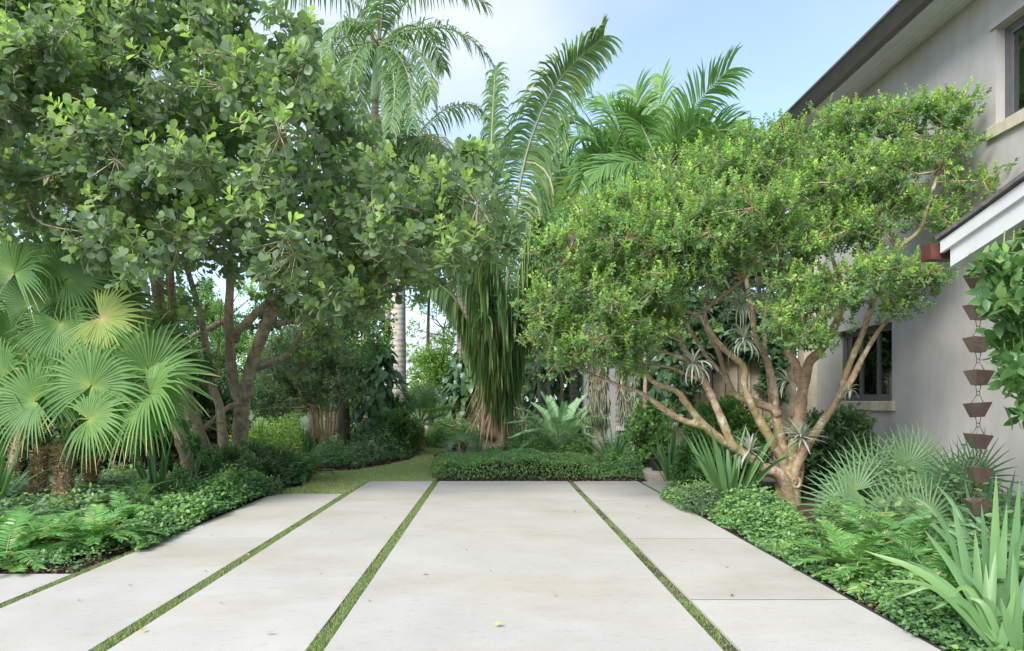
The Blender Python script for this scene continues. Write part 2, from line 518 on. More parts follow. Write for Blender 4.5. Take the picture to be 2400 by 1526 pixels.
streaks(M['stucco'], (.78, .77, .74), .8); streaks(M['stone'], (.7, .66, .58), .8); streaks(M['white'], (.85, .84, .8), .6)
M['jointfill'] = plain('joint_sealant', (.13, .115, .095), .9, var=.3, scale=20)
def glass():
    m, nt, b, out = new_mat('window_glass')
    b.inputs['Base Color'].default_value = (.75, .82, .8, 1)
    b.inputs['Roughness'].default_value = .02
    b.inputs['Transmission Weight'].default_value = 0.0
    gl = nt.nodes.new('ShaderNodeBsdfGlossy'); gl.inputs['Roughness'].default_value = .03; gl.inputs['Color'].default_value = (.9, .95, .95, 1)
    tr = nt.nodes.new('ShaderNodeBsdfTransparent'); tr.inputs['Color'].default_value = (.72, .78, .76, 1)
    fr = nt.nodes.new('ShaderNodeFresnel'); fr.inputs['IOR'].default_value = 1.5
    ad = nt.nodes.new('ShaderNodeMath'); ad.operation = 'MULTIPLY_ADD'; ad.inputs[1].default_value = 1.3; ad.inputs[2].default_value = .06; ad.use_clamp = True
    nt.links.new(fr.outputs[0], ad.inputs[0])
    ms = nt.nodes.new('ShaderNodeMixShader')
    nt.links.new(ad.outputs[0], ms.inputs['Fac']); nt.links.new(tr.outputs[0], ms.inputs[1]); nt.links.new(gl.outputs[0], ms.inputs[2])
    nt.links.new(ms.outputs[0], out.inputs['Surface'])
    return m
M['glass'] = glass()

M['clusia'] = leaf_mat('clusia_leaf', [(0, (.12, .19, .11)), (.4, (.19, .285, .14)), (.7, (.30, .45, .13)), (1, (.40, .55, .14))], 0.4, 0.44, 0.42)
M['myrtle'] = leaf_mat('myrtle_leaf', [(0, (.105, .20, .085)), (.4, (.165, .325, .095)), (.7, (.30, .51, .09)), (1, (.45, .65, .10))], 0.4, 0.42, 0.45)
M['fan'] = leaf_mat('fan_palm_leaf', [(0, (.06, .155, .05)), (.5, (.15, .305, .08)), (.78, (.32, .42, .08)), (.92, (.5, .43, .14)), (1, (.58, .44, .24))], 0.42, 0.38, 0.25)
M['palmetto'] = leaf_mat('palmetto_leaf', [(0, (.07, .165, .075)), (.5, (.14, .27, .115)), (.85, (.27, .36, .12)), (1, (.5, .38, .2))], 0.42, 0.28, 0.4)
M['royal'] = leaf_mat('royal_palm_leaf', [(0, (.08, .16, .075)), (.5, (.16, .28, .10)), (.8, (.34, .39, .09)), (.93, (.55, .42, .14)), (1, (.6, .42, .22))], 0.4, 0.36, 0.45)
M['attalea'] = leaf_mat('old_palm_leaf', [(0, (.06, .14, .06)), (.45, (.14, .26, .08)), (.75, (.33, .38, .10)), (.9, (.50, .42, .2)), (1, (.58, .45, .28))], 0.42, 0.36, 0.4)
M['areca'] = leaf_mat('solitaire_palm_leaf', [(0, (0.066, 0.165, 0.056)), (.5, (0.152, 0.314, 0.070)), (1, (0.431, 0.525, 0.064))], .38, .35, .5)
M['coontie'] = leaf_mat('coontie_leaf', [(0, (0.057, 0.181, 0.049)), (.5, (0.123, 0.346, 0.070)), (.8, (0.244, 0.413, 0.053)), (1, (0.5, 0.37, 0.2))], .36, .25, .5)
M['cycad'] = leaf_mat('cycad_leaf', [(0, (.19, .34, .19)), (.5, (.32, .52, .28)), (1, (.42, .6, .27))], 0.42, 0.25, 0.4)
M['strap'] = leaf_mat('strap_leaf', [(0, (.055, .15, .06)), (.5, (.12, .26, .085)), (.8, (.21, .36, .085)), (1, (.36, .46, .13))], 0.4, 0.28, 0.45)
M['cover'] = leaf_mat('groundcover_leaf', [(0, (.065, .165, .06)), (.5, (.135, .29, .085)), (1, (.26, .44, .09))], 0.45, 0.28, 0.4)
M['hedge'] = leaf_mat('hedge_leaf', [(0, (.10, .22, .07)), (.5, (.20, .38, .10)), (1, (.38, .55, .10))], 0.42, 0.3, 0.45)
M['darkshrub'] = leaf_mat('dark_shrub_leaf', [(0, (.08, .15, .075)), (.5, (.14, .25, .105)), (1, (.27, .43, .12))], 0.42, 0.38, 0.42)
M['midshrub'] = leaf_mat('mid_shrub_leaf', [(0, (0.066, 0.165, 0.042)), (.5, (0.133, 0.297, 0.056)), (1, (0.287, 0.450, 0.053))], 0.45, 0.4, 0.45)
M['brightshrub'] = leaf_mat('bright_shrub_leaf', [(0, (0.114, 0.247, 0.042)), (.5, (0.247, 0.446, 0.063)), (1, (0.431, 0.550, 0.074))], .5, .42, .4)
M['monstera'] = leaf_mat('monstera_leaf', [(0, (.05, .115, .06)), (.5, (.10, .205, .085)), (1, (.26, .42, .08))], 0.3, 0.3, 0.5)
M['vine'] = leaf_mat('vine_leaf', [(0, (0.059, 0.154, 0.044)), (.5, (0.133, 0.296, 0.066)), (1, (0.246, 0.351, 0.058))], .36, .28, .5)
M['airplant'] = leaf_mat('air_plant_leaf', [(0, (.24, .27, .23)), (.5, (.36, .39, .33)), (1, (.48, .5, .41))], .7, .15, .2)
M['moss'] = leaf_mat('hanging_moss', [(0, (.3, .33, .25)), (.5, (.44, .46, .36)), (1, (.55, .56, .45))], .8, .2, .2)
M['dead'] = leaf_mat('dead_leaf', [(0, (.2, .12, .06)), (.5, (.38, .25, .13)), (1, (.5, .36, .2))], .7, .25, .2)
M['fallen'] = leaf_mat('fallen_leaf', [(0, (.16, .07, .03)), (.5, (.5, .3, .05)), (1, (.62, .45, .08))], .6, .1, .3)
M['grass'] = leaf_mat('grass_blade', [(0, (.14, .22, .065)), (.5, (.22, .33, .095)), (.8, (.3, .38, .13)), (1, (.42, .36, .2))], 0.6, 0.3, 0.3)
M['lawn'] = leaf_mat('lawn_blade', [(0, (.26, .35, .12)), (.5, (.38, .46, .16)), (.8, (.45, .49, .21)), (1, (.52, .45, .27))], 0.6, 0.3, 0.3)
M['bark_grey'] = bark_mat('grey_bark', [(.32, (.25, .195, .13)), (.5, (.40, .32, .23)), (.68, (.54, .46, .36))], 5)
M['bark_myrtle'] = bark_mat('peeling_bark', [(.34, (.21, .17, .07)), (.42, (.32, .25, .12)), (.49, (.38, .26, .16)), (.56, (.37, .22, .15)), (.63, (.45, .33, .23)), (.70, (.52, .46, .35))], 3.6, (1, 1, .4), .7, .7, .02)
M['bark_dark'] = bark_mat('dark_bark', [(.3, (.05, .04, .03)), (.6, (.11, .09, .065)), (.8, (.17, .14, .1))], 6)
M['stem_tan'] = bark_mat('tan_stem', [(.3, (.24, .17, .09)), (.6, (.36, .26, .15)), (.8, (.45, .34, .22))], 5)
def lichen(m, col, amount, scale=5):
    nt = m.node_tree; b = [n for n in nt.nodes if n.type == 'BSDF_PRINCIPLED'][0]
    src = b.inputs['Base Color'].links[0].from_socket
    n = noise(nt, scale, 6, .65); r = ramp(nt, [(.52, (0, 0, 0)), (.62, (amount,) * 3)])
    nt.links.new(n.outputs['Fac'], r.inputs['Fac'])
    mx = nt.nodes.new('ShaderNodeMixRGB'); mx.inputs['Color2'].default_value = (*col, 1)
    nt.links.new(r.outputs['Color'], mx.inputs['Fac']); nt.links.new(src, mx.inputs['Color1']); nt.links.new(mx.outputs[0], b.inputs['Base Color'])
lichen(M['bark_myrtle'], (.56, .53, .42), .75, 7); lichen(M['bark_myrtle'], (.27, .25, .08), .6, 3.1); lichen(M['bark_myrtle'], (.17, .11, .07), .7, 13)
lichen(M['bark_grey'], (.52, .5, .43), .6, 6); lichen(M['bark_grey'], (.17, .13, .09), .7, 11)
def palm_trunk(name, c0, c1, rings):
    m, nt, b, out = new_mat(name)
    n = noise(nt, 3, 5)
    w = nt.nodes.new('ShaderNodeTexWave'); w.wave_type = 'BANDS'; w.bands_direction = 'Z'
    w.inputs['Scale'].default_value = rings; w.inputs['Distortion'].default_value = 1.2; w.inputs['Detail'].default_value = 3
    tc = nt.nodes.new('ShaderNodeTexCoord'); nt.links.new(tc.outputs['Object'], w.inputs['Vector'])
    mx = nt.nodes.new('ShaderNodeMath'); mx.operation = 'MULTIPLY_ADD'; mx.inputs[1].default_value = .35; mx.inputs[2].default_value = .0
    nt.links.new(w.outputs['Fac'], mx.inputs[0])
    ad = nt.nodes.new('ShaderNodeMath'); ad.operation = 'ADD'; nt.links.new(mx.outputs[0], ad.inputs[0]); nt.links.new(n.outputs['Fac'], ad.inputs[1])
    r = ramp(nt, [(.35, c0), (.8, c1)]); nt.links.new(ad.outputs[0], r.inputs['Fac']); nt.links.new(r.outputs['Color'], b.inputs['Base Color'])
    b.inputs['Roughness'].default_value = .85
    bump(nt, b, ad.outputs[0], .5, .03)
    return m
M['trunk_royal'] = palm_trunk('ringed_grey_trunk', (.30, .27, .23), (.56, .52, .45), 1.6)
M['trunk_brown'] = palm_trunk('ringed_brown_trunk', (.13, .11, .09), (.32, .28, .23), 1.8)
M['trunk_attalea'] = palm_trunk('fibrous_trunk', (.22, .17, .11), (.44, .36, .26), .8)
M['crownshaft'] = plain('green_crownshaft', (.42, .53, .30), .4, var=.10, scale=2, stretch=(3, 3, .3))
M['petiole'] = plain('green_petiole', (.17, .26, .08), .45, var=.15)
M['rachis'] = plain('pale_rachis', (.28, .30, .17), .5, var=.15)
M['shag'] = leaf_mat('shaggy_fibre', [(0, (.2, .14, .08)), (.5, (.38, .28, .17)), (1, (.55, .43, .28))], .9, .1, .1)
# ------------------------------------------------------------------ ground, driveway, lawn
g = Geo()
xs = np.array([-400, -60, -25, -12, -8, -5, -3, 0, 3, 5, 8, 12, 25, 60, 400.]); ys = np.array([-60, -10, 0, 3, 6, 9, 12, 15, 20, 27, 40, 70, 150, 900.])
V = np.array([(x, y, -.035) for y in ys for x in xs])
q = [(j * len(xs) + i, j * len(xs) + i + 1, (j + 1) * len(xs) + i + 1, (j + 1) * len(xs) + i) for j in range(len(ys) - 1) for i in range(len(xs) - 1)]
fm = np.array([0 if (ys[j + 1] <= 27 and abs(xs[i]) <= 25 and abs(xs[i + 1]) <= 25) else 1 for j in range(len(ys) - 1) for i in range(len(xs) - 1)])
q = np.array(q)
g.add(V, q[fm == 0], .5, 0); g.F.append(q[fm == 1]); g.M.append(np.full((fm == 1).sum(), 1, np.int32))
single('ground', g, [M['mulch'], M['farground']], kind='structure')

SX = dict(D=(-3.66, -3.57), C=(-2.437, -2.325), A=(-1.133, -1.022), B=(1.382, 1.490), E=(2.69, 2.775))
drive = Thing('driveway', (0, 6, 0), None, None, kind='structure')
slabs = []
def slab_run(x0, x1, cuts, jw=.006):
    for c in cuts[1:-1]:
        gj = Geo(); gj.add(*box(x0 + .004, x1 - .004, c - jw + .0005, c + jw - .0005, -.05, -.0022)); drive.part('joint', gj, M['jointfill'], smooth=False)
    for a, b in zip(cuts[:-1], cuts[1:]):
        gg = Geo(); gg.add(*bevel_slab(x0, x1, a + jw, b - jw, -.12, U(-.0012, .0012), .0006))
        slabs.append(drive.part('slab', gg, M['concrete'], smooth=False))
slab_run(-5.9, SX['D'][0], [-3, 1.2, 5.93])
slab_run(SX['D'][1], SX['C'][0], [-3, .3, 3.9, 7.55, 11.06])
slab_run(SX['C'][1], SX['A'][0], [-3, .6, 3.2, 5.85, 8.51, 10.55, 12.8])
slab_run(SX['A'][1], SX['B'][0], [-3, 3.1, 7.97, 12.8], .008)
slab_run(SX['B'][1], SX['E'][0], [-3, .6, 2.85, 5.16, 7.45, 10.3, 12.8], .014)
slab_run(SX['E'][1], 3.45, [10.9, 12.75])
gg = Geo()
for k, (a, b) in {**SX, 'E': (2.69, 2.775)}.items():
    y0, y1 = (-3, 12.8) if k in 'CAB' else ((-3, 11.06) if k == 'D' else (10.9, 12.8))
    gg.add(np.array([(a, y0, -.022), (b, y0, -.022), (b, y1, -.022), (a, y1, -.022)], float), np.array([(0, 1, 2, 3)]))
drive.part('joint_bed', gg, M['soil2'])
# steel edging along the planting bed on the right
gg = Geo()
gg.add(*box(2.694, 2.700, 2.0, 10.6, -.1, .012))
for y in np.arange(2.6, 10.4, 1.15): gg.add(*box(2.701, 2.716, y, y + .05, -.08, .016))
single('bed_edging', gg, M['edging'], 'thin black steel edging strip along the right planting bed', 'edging', base=(2.7, 6, 0), smooth=False)

def grass_blades(x, y, z0, h, w, lean=.35, dead=.1):
    n = len(x)
    az = RNG.uniform(0, 2 * math.pi, n)
    hh = h * RNG.uniform(.5, 1.25, n)
    ln = np.stack([np.cos(az), np.sin(az)], 1) * (lean * hh * RNG.uniform(.2, 1.6, n))[:, None]
    sd = np.stack([-np.sin(az), np.cos(az)], 1) * (w * RNG.uniform(.7, 1.3, n))[:, None]
    z0 = np.broadcast_to(z0, (n,))
    def pt(f, side, zf):
        return np.stack([x + ln[:, 0] * f + sd[:, 0] * side, y + ln[:, 1] * f + sd[:, 1] * side, z0 + hh * zf], 1)
    V = np.stack([pt(0, -.5, 0), pt(0, .5, 0), pt(.35, -.45, .6), pt(.35, .45, .6), pt(1, 0, 1)], 1)
    b = np.arange(n)[:, None] * 5
    t = np.where(RNG.uniform(0, 1, n) < dead, RNG.uniform(.85, 1, n), RNG.uniform(0, .75, n))
    return V.reshape(-1, 3), [b + np.array([[0, 1, 3, 2]]), b + np.array([[2, 3, 4]])], np.repeat(t, 5)
for k, (a, b) in SX.items():
    y0, y1 = (3.4, 12.8) if k in 'CAB' else ((3.4, 7.4) if k == 'D' else (10.9, 12.75))
    n = int((y1 - y0) * (b - a) * (34000 if k in 'CAD' else 20000))
    y = y0 + (y1 - y0) * RNG.uniform(0, 1, n) ** 1.25
    x = RNG.uniform(a + .004, b - .004, n)
    patch = np.sin(y * 2.3 + ord(k)) + np.sin(y * 5.1 + 2) * .6
    keep = RNG.uniform(0, 1, n) < (.95 if k in 'CAD' else np.clip(.55 + .3 * patch, .12, .95))
    keep &= RNG.uniform(0, 1, n) < np.clip(.75 + .35 * np.sin(y * 3.7 + x * 40) + .3 * np.sin(y * 9.1), .25, 1)
    x = x + RNG.normal(0, .006, n)
    keep &= ~((x > b - .016) & (RNG.uniform(0, 1, n) < .7))
    x, y = x[keep], y[keep]
    gg = Geo(); Vb, Fb, Tb = grass_blades(x, y, -.022, .028 if k in 'CAD' else .018, .0042, .5, .13)
    gg.add(Vb, Fb, Tb)
    nm = {'C': 'green grass filling the joint between the two slab rows at left', 'A': 'green grass filling the joint beside the wide central slabs',
          'B': 'sparse moss and grass in the joint right of the wide central slabs', 'D': 'green grass in the short joint beside the cycad bed',
          'E': 'mossy joint beside the stone entry step'}[k]
    single('grass', gg, M['grass'], nm, 'grass', kind='stuff')

lawn_px = [(640, 1156), (716, 1140), (742, 1108), (830, 1103), (900, 1092), (968, 1077), (982, 1062), (975, 1050), (1000, 1041), (1075, 1043), (1040, 1056), (1012, 1066), (1006, 1092), (1017, 1127), (864, 1127), (806, 1157)]
lawn = np.array([GP(*p) for p in lawn_px]); lawn[:, 2] = -.018
g = Geo(); g.add(lawn, np.arange(len(lawn))[None, ::-1].copy())
single('lawn', g, M['soil'], kind='structure')
lp = [(p[0], p[1]) for p in lawn]
n = 150000
x = RNG.uniform(lawn[:, 0].min() - .05, lawn[:, 0].max() + .05, n); y = RNG.uniform(lawn[:, 1].min() - .1, lawn[:, 1].max(), n)
def in_poly_np(poly, x, y):
    c = np.zeros(len(x), bool); m = len(poly)
    for i in range(m):
        x0, y0 = poly[i]; x1, y1 = poly[(i + 1) % m]
        if y0 == y1: continue
        c ^= ((y0 > y) != (y1 > y)) & (x < (x1 - x0) * (y - y0) / (y1 - y0) + x0)
    return c
k = in_poly_np(lp, x + RNG.normal(0, .04, n), y + RNG.normal(0, .04, n)) & ~((y < 12.8) & (x > -2.33)) & ~((y < 11.08) & (x > -3.58))
gg = Geo(); Vb, Fb, Tb = grass_blades(x[k], y[k], -.018, .045, .010, .6, .16); gg.add(Vb, Fb, Tb)
single('lawn_grass', gg, M['lawn'], 'short pale green lawn curving behind the driveway slabs', 'grass', kind='stuff')

# mulch chips where the soil shows
def chips(poly_px, n, label, size=.035):
    pg = np.array([GP(*p) for p in poly_px])
    x = RNG.uniform(pg[:, 0].min(), pg[:, 0].max(), n * 3); y = RNG.uniform(pg[:, 1].min(), pg[:, 1].max(), n * 3)
    k = in_poly_np([(p[0], p[1]) for p in pg], x, y) & ~((x > -3.7) & (x < 2.74) & (y < 12.82) & ~((y > 11.1) & (x < -2.4))); x, y = x[k][:n], y[k][:n]
    m = len(x)
    pos = np.stack([x, y, RNG.uniform(-.03, .0, m)], 1)
    D = RNG.normal(0, 1, (m, 3)) * [1, 1, .25]; N = np.array([[0, 0, 1.]]) + .4 * RNG.normal(0, 1, (m, 3))
    gg = Geo(); place_leaves(gg, L_NARROW, pos, D, N, size * RNG.uniform(.5, 2.2, m), RNG.uniform(0, 1, m), 1.3)
    single('mulch', gg, M['chip'], label, 'mulch', kind='stuff')
chips([(560, 1200), (640, 1155), (735, 1118), (745, 1108), (740, 1085), (640, 1110), (540, 1170)], 5000, 'brown bark mulch under the shrubs at the lawn edge', .05)
chips([(1002, 1128), (1500, 1128), (1500, 1108), (1005, 1100)], 3500, 'brown bark mulch along the front of the clipped hedge', .05)
chips([(735, 1108), (830, 1103), (985, 1070), (980, 1058), (900, 1075), (740, 1095)], 3000, 'brown bark mulch bordering the far side of the lawn', .06)
chips([(1880, 1360), (2240, 1526), (2600, 1526), (2300, 1300), (1650, 1230), (1550, 1180)], 9000, 'reddish bark mulch in the bed beside the right slabs', .035)
chips([(-40, 1340), (180, 1340), (560, 1200), (400, 1160), (-100, 1200)], 6000, 'dark mulch under the low cycads at left', .04)

# stone step and landing by the entry
ent = Thing('entry_steps', (3.9, 13.0, 0), 'cream stone landing and step leading to the house entry', 'steps')
for x0, x1, y0, y1, z1 in ((2.95, 4.6, 12.95, 14.1, .13), (3.5, 5.2, 12.2, 12.93, .06), (4.62, 6.6, 12.95, 14.9, .13)):
    gg = Geo(); gg.add(*bevel_slab(x0, x1, y0, y1, -.1, z1, .012)); ent.part('tread', gg, M['stone'], smooth=False)

# ------------------------------------------------------------------ house
house = Thing('house', (7, 9, 0), 'two storey grey stucco house with dark gutter and stone sills', 'house')
WX = 7.0
win = dict(low=(12.0, 13.95, 1.50, 2.90), up=(7.6, 9.52, 5.34, 6.69))
gg = Geo()
ycuts = [-4, 7.6, 9.52, 12.0, 13.95, 15.0]
for a, b in zip(ycuts[:-1], ycuts[1:]):
    op = [w for w in win.values() if abs(w[0] - a) < .01]
    if op:
        gg.add(*box(WX, WX + .3, a, b, -.05, op[0][2])); gg.add(*box(WX, WX + .3, a, b, op[0][3], 7.5))
    else:
        gg.add(*box(WX, WX + .3, a, b, -.05, 7.5))
wall = house.part('wall', gg, M['stucco'], smooth=False)
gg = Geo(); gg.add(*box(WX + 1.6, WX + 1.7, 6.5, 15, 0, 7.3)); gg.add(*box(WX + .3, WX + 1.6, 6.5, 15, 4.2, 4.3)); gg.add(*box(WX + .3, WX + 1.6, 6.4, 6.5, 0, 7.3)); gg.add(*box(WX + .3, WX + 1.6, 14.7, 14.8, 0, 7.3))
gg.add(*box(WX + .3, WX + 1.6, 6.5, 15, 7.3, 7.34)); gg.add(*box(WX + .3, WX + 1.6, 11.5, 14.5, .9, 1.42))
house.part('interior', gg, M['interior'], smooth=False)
def window(y0, y1, z0, z1, panes, open_left=False):
    fr = Geo(); t = .07; xr = WX + .13
    for a, b, c, d in ((y0, y1, z0, z0 + t), (y0, y1, z1 - t, z1), (y0, y0 + t, z0 + t, z1 - t), (y1 - t, y1, z0 + t, z1 - t)):
        fr.add(*box(xr, xr + .07, a, b, c, d))
    fo = house.part('window', fr, M['frame'], smooth=False)
    w = (y1 - y0 - 2 * t) / panes
    for i in range(panes):
        a, b = y0 + t + i * w, y0 + t + (i + 1) * w
        s = Geo(); ts = .055
        for c, d, e, f in ((a, b, z0 + t, z0 + t + ts), (a, b, z1 - t - ts, z1 - t), (a, a + ts, z0 + t + ts, z1 - t - ts), (b - ts, b, z0 + t + ts, z1 - t - ts)):
            s.add(*box(xr + .012, xr + .06, c + .002, d - .002, e, f))
        house.part('sash', s, M['frame'], fo, smooth=False)
        p = Geo(); p.add(*box(xr + .034, xr + .040, a + ts, b - ts, z0 + t + ts, z1 - t - ts)); house.part('pane', p, M['glass'], fo, smooth=False)
    sl = Geo(); sl.add(*bevel_slab(WX - .06, WX + .13, y0 - .10, y1 + .10, z0 - .17, z0 - .002, .01)); house.part('sill', sl, M['stone'], fo, smooth=False)
    return fo
wl = window(*win['low'], 3)
wu = window(*win['up'], 2)
gg = Geo(); gg.add(*bevel_slab(WX - .035, WX + .05, 7.45, 9.60, 6.70, 7.18, .01)); house.part('lintel', gg, M['stucco'], smooth=False, label='plain stucco lintel above the upper window')
gg = Geo(); gg.add(*box(WX + .24, WX + .25, 7.5, 9.5, 5.3, 6.8)); house.part('blind', gg, M['blind'], wu, smooth=False)
gg = Geo(); gg.add(*box(WX + .24, WX + .25, 12.05, 13.9, 2.62, 2.88)); house.part('blind', gg, M['blind'], wl, smooth=False)
fau = Thing('kitchen_tap', (WX + .55, 12.3, 1.42), 'chrome spring neck tap seen behind the lower window', 'tap')
gg = Geo()
arc = [(0, 0, 0), (0, 0, .3), (-.0, .05, .44), (0, .17, .48), (0, .27, .40), (0, .29, .3)]
sp = spline(np.array(arc) + fau.base, 60)
tube(gg, sp, .014 + .006 * np.sin(np.arange(60) * 2.2), 8)
fau.part('spout', gg, M['chrome'])
gg = Geo(); tube(gg, np.array([fau.base, fau.base + [0, 0, .08]]), [.035, .03], 10); fau.part('base', gg, M['chrome'])
# eave: gutter, fascia, soffit boards, roof slab
gg = Geo()
V = np.array([(6.18, y, 7.57) for y in (-4, 15.4)] + [(6.30, y, 7.36) for y in (-4, 15.4)] + [(6.42, y, 7.36) for y in (-4, 15.4)] + [(6.42, y, 7.57) for y in (-4, 15.4)])
gg.add(V, [np.array([(0, 1, 3, 2), (2, 3, 5, 4), (4, 5, 7, 6), (6, 7, 1, 0), (1, 7, 5, 3), (0, 2, 4, 6)])])
gg.add(*box(6.16, 6.20, -4, 15.4, 7.56, 7.60))
house.part('gutter', gg, M['gutter'], smooth=False)
gg = Geo(); gg.add(*box(6.43, 6.62, -4, 15.3, 7.34, 7.5)); house.part('fascia', gg, M['white'], smooth=False)
for i in range(4):
    a = 6.628 + i * .094
    gg = Geo(); gg.add(*box(a, a + .088, -4, 15.3, 7.352, 7.45)); house.part('soffit_board', gg, M['soffit'], smooth=False)
gg = Geo()
gg.add(np.array([(6.25, -4, 7.62), (6.25, 15.4, 7.62), (12, 15.4, 9.6), (12, -4, 9.6), (6.25, -4, 7.58), (6.25, 15.4, 7.58), (12, 15.4, 9.5), (12, -4, 9.5)]),
       np.array([(0, 3, 2, 1), (4, 5, 6, 7), (0, 1, 5, 4), (1, 2, 6, 5), (2, 3, 7, 6), (3, 0, 4, 7)]))
house.part('roof', gg, M['slate'], smooth=False)
# stone corner and entry front
gg = Geo(); gg.add(*box(6.72, 6.998, 14.78, 15.1, -.05, 7.3)); house.part('corner_stone', gg, M['stone'], smooth=False)
gg = Geo(); gg.add(*box(4.3, 6.71, 15.12, 15.4, -.05, 3.5)); house.part('entry_wall', gg, M['stone'], smooth=False)
for i, (x0, x1, y0) in enumerate(((3.78, 4.22, 14.2),)):
    gg = Geo(); gg.add(*bevel_slab(x0, x1, y0, y0 + .42, .13, 3.1, .015)); gg.add(*bevel_slab(x0 - .05, x1 + .05, y0 - .05, y0 + .47, .13, .34, .01)); gg.add(*bevel_slab(x0 - .05, x1 + .05, y0 - .05, y0 + .47, 3.1, 3.25, .01))
    house.part('pillar', gg, M['stone'], smooth=False)
rear = Thing('rear_wing', (4.4, 20.5, 0), 'grey wing of the house behind the mossy trunks', 'building')
gg = Geo()
for a, b, z0, z1 in ((2.7, 3.75, 0, 4.2), (5.0, 7.2, 0, 4.2), (3.75, 5.0, 0, .75), (3.75, 5.0, 2.4, 4.2)): gg.add(*box(a, b, 20.4, 20.7, z0 - .05, z1))
rear.part('wall', gg, M['stucco2'], smooth=False)
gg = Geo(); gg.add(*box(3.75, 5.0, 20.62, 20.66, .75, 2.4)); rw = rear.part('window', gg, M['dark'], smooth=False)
gg = Geo()
for a, b, c, d in ((3.75, 5, .75, .82), (3.75, 5, 2.33, 2.4), (3.75, 3.82, .82, 2.33), (4.93, 5, .82, 2.33), (4.34, 4.41, .82, 2.33)): gg.add(*box(a, b, 20.5, 20.56, c, d))
rear.part('frame', gg, M['white'], rw, smooth=False)
gg = Geo(); gg.add(*box(3.65, 5.1, 20.32, 20.5, .62, .748)); rear.part('sill', gg, M['white'], rw, smooth=False)
gg = Geo(); gg.add(*box(2.4, 7.4, 20.0, 24, 4.22, 4.4)); rear.part('roof', gg, M['gutter'], smooth=False)

# porch roof with its bargeboard at the right edge
porch = Thing('porch_roof', (5.4, 5.5, 2.9), 'white bargeboard and eave of the low porch roof above the rain chain', 'porch roof')
s = .235
def sloped(x0, x1, ya, yb, z_at, th, extra=0):
    """prism along the slope: z_at = top height at y = 6.0, rising toward the viewer"""
    V = []
    for x in (x0, x1):
        for y in (ya, yb):
            zt = z_at + (6.0 - y) * s
            V += [(x, y, zt - th), (x, y, zt)]
    return np.array(V, float), np.array([(0, 1, 3, 2), (4, 6, 7, 5), (0, 4, 5, 1), (2, 3, 7, 6), (0, 2, 6, 4), (1, 5, 7, 3)])
gg = Geo(); gg.add(*sloped(3.96, 4.02, 2, 5.92, 2.88, .235)); bb = porch.part('bargeboard', gg, M['white'], smooth=False)
gg = Geo(); gg.add(*sloped(3.925, 3.958, 2, 6.0, 2.905, .105)); porch.part('trim', gg, M['white'], bb, smooth=False)
for i in range(8):
    a = 4.022 + i * .36
    gg = Geo(); gg.add(*sloped(a, a + .352, 2, 5.9, 2.70, .02)); porch.part('soffit_board', gg, M['soffit'], smooth=False)
gg = Geo(); gg.add(*box(4.03, 6.95, 5.9, 5.94, 2.655, 2.86)); porch.part('fascia', gg, M['white'], smooth=False)
k = 0
for y in np.arange(2.0, 6.0, .30):
    gg = Geo(); V, Fq = sloped(3.89 + U(-.01, .01), 7.0, y, min(6.03, y + .33), 2.955 + U(-.004, .006), .035); gg.add(V, Fq); porch.part('roof_tile_course', gg, M['slate'], smooth=False)
gt = Geo(); gt.add(*box(3.86, 6.95, 6.03, 6.17, 2.755, 2.77)); gt.add(*box(3.86, 6.95, 6.155, 6.17, 2.77, 2.905)); gt.add(*box(3.86, 6.95, 6.03, 6.042, 2.77, 2.89)); gt.add(*box(3.86, 3.872, 6.043, 6.154, 2.77, 2.90))
porch.part('gutter', gt, M['redgutter'], smooth=False, label='dark red brown box gutter')
gg = Geo(); gg.add(*box(4.9, 5.05, 4.0, 4.15, -.05, 3.2)); porch.part('post', gg, M['white'], smooth=False)

# rain chain
rc = Thing('rain_chain', (4.33, 6.1, 0), 'copper rain chain of square cups hanging in front of the grey wall', 'rain chain')
cx, cy = 4.33, 6.1
tops = [(940 - v) / F * cy + CH for v in (641, 716, 792, 869, 944, 1018, 1096, 1172)]
ca = math.radians(38)
for i, zt in enumerate(tops):
    gg = Geo()
    rot = ca + U(-.12, .12); sw = U(-.01, .01)
    def ring(h, z):
        return [(cx + sw + h * math.cos(rot + k * math.pi / 2) * 1.414, cy + h * math.sin(rot + k * math.pi / 2) * 1.414, z) for k in range(4)]
    V = ring(.085, zt) + ring(.042, zt - .128) + ring(.081, zt) + ring(.038, zt - .124)
    Fq = [(j, (j + 1) % 4, 4 + (j + 1) % 4, 4 + j) for j in range(4)] + [(8 + j, 12 + j, 12 + (j + 1) % 4, 8 + (j + 1) % 4) for j in range(4)] + [(j, 8 + j, 8 + (j + 1) % 4, (j + 1) % 4) for j in range(4)] + [(4, 5, 6, 7), (12, 15, 14, 13)]
    gg.add(np.array(V), np.array(Fq))
    gg.V[-1] = gg.V[-1] + ((gg.V[-1][:, 0:1] - cx) * U(-.09, .09) + (gg.V[-1][:, 1:2] - cy) * U(-.09, .09)) * np.array([[0, 0, 1]], np.float32)
    cup = rc.part('cup', gg, M['copper'], smooth=False)
    gg = Geo()
    znext = (tops[i - 1] - .128) if i else 2.76
    mid = (zt + znext) / 2 + .005
    for sgn in (-1, 1):
        tube(gg, np.array([(cx + sw + sgn * .06, cy, zt - .01), (cx + sgn * .012, cy, mid - .012)]), .0035, 5)
        tube(gg, np.array([(cx + sgn * .012, cy, mid + .012), (cx + sgn * .025, cy, znext)]), .0035, 5)
    th = np.linspace(0, 2 * math.pi, 13)
    tube(gg, np.stack([cx + .016 * np.cos(th), np.full(13, cy), mid + .018 * np.sin(th)], 1), .004, 5, cap=False)
    rc.part('link', gg, M['copper'], cup)
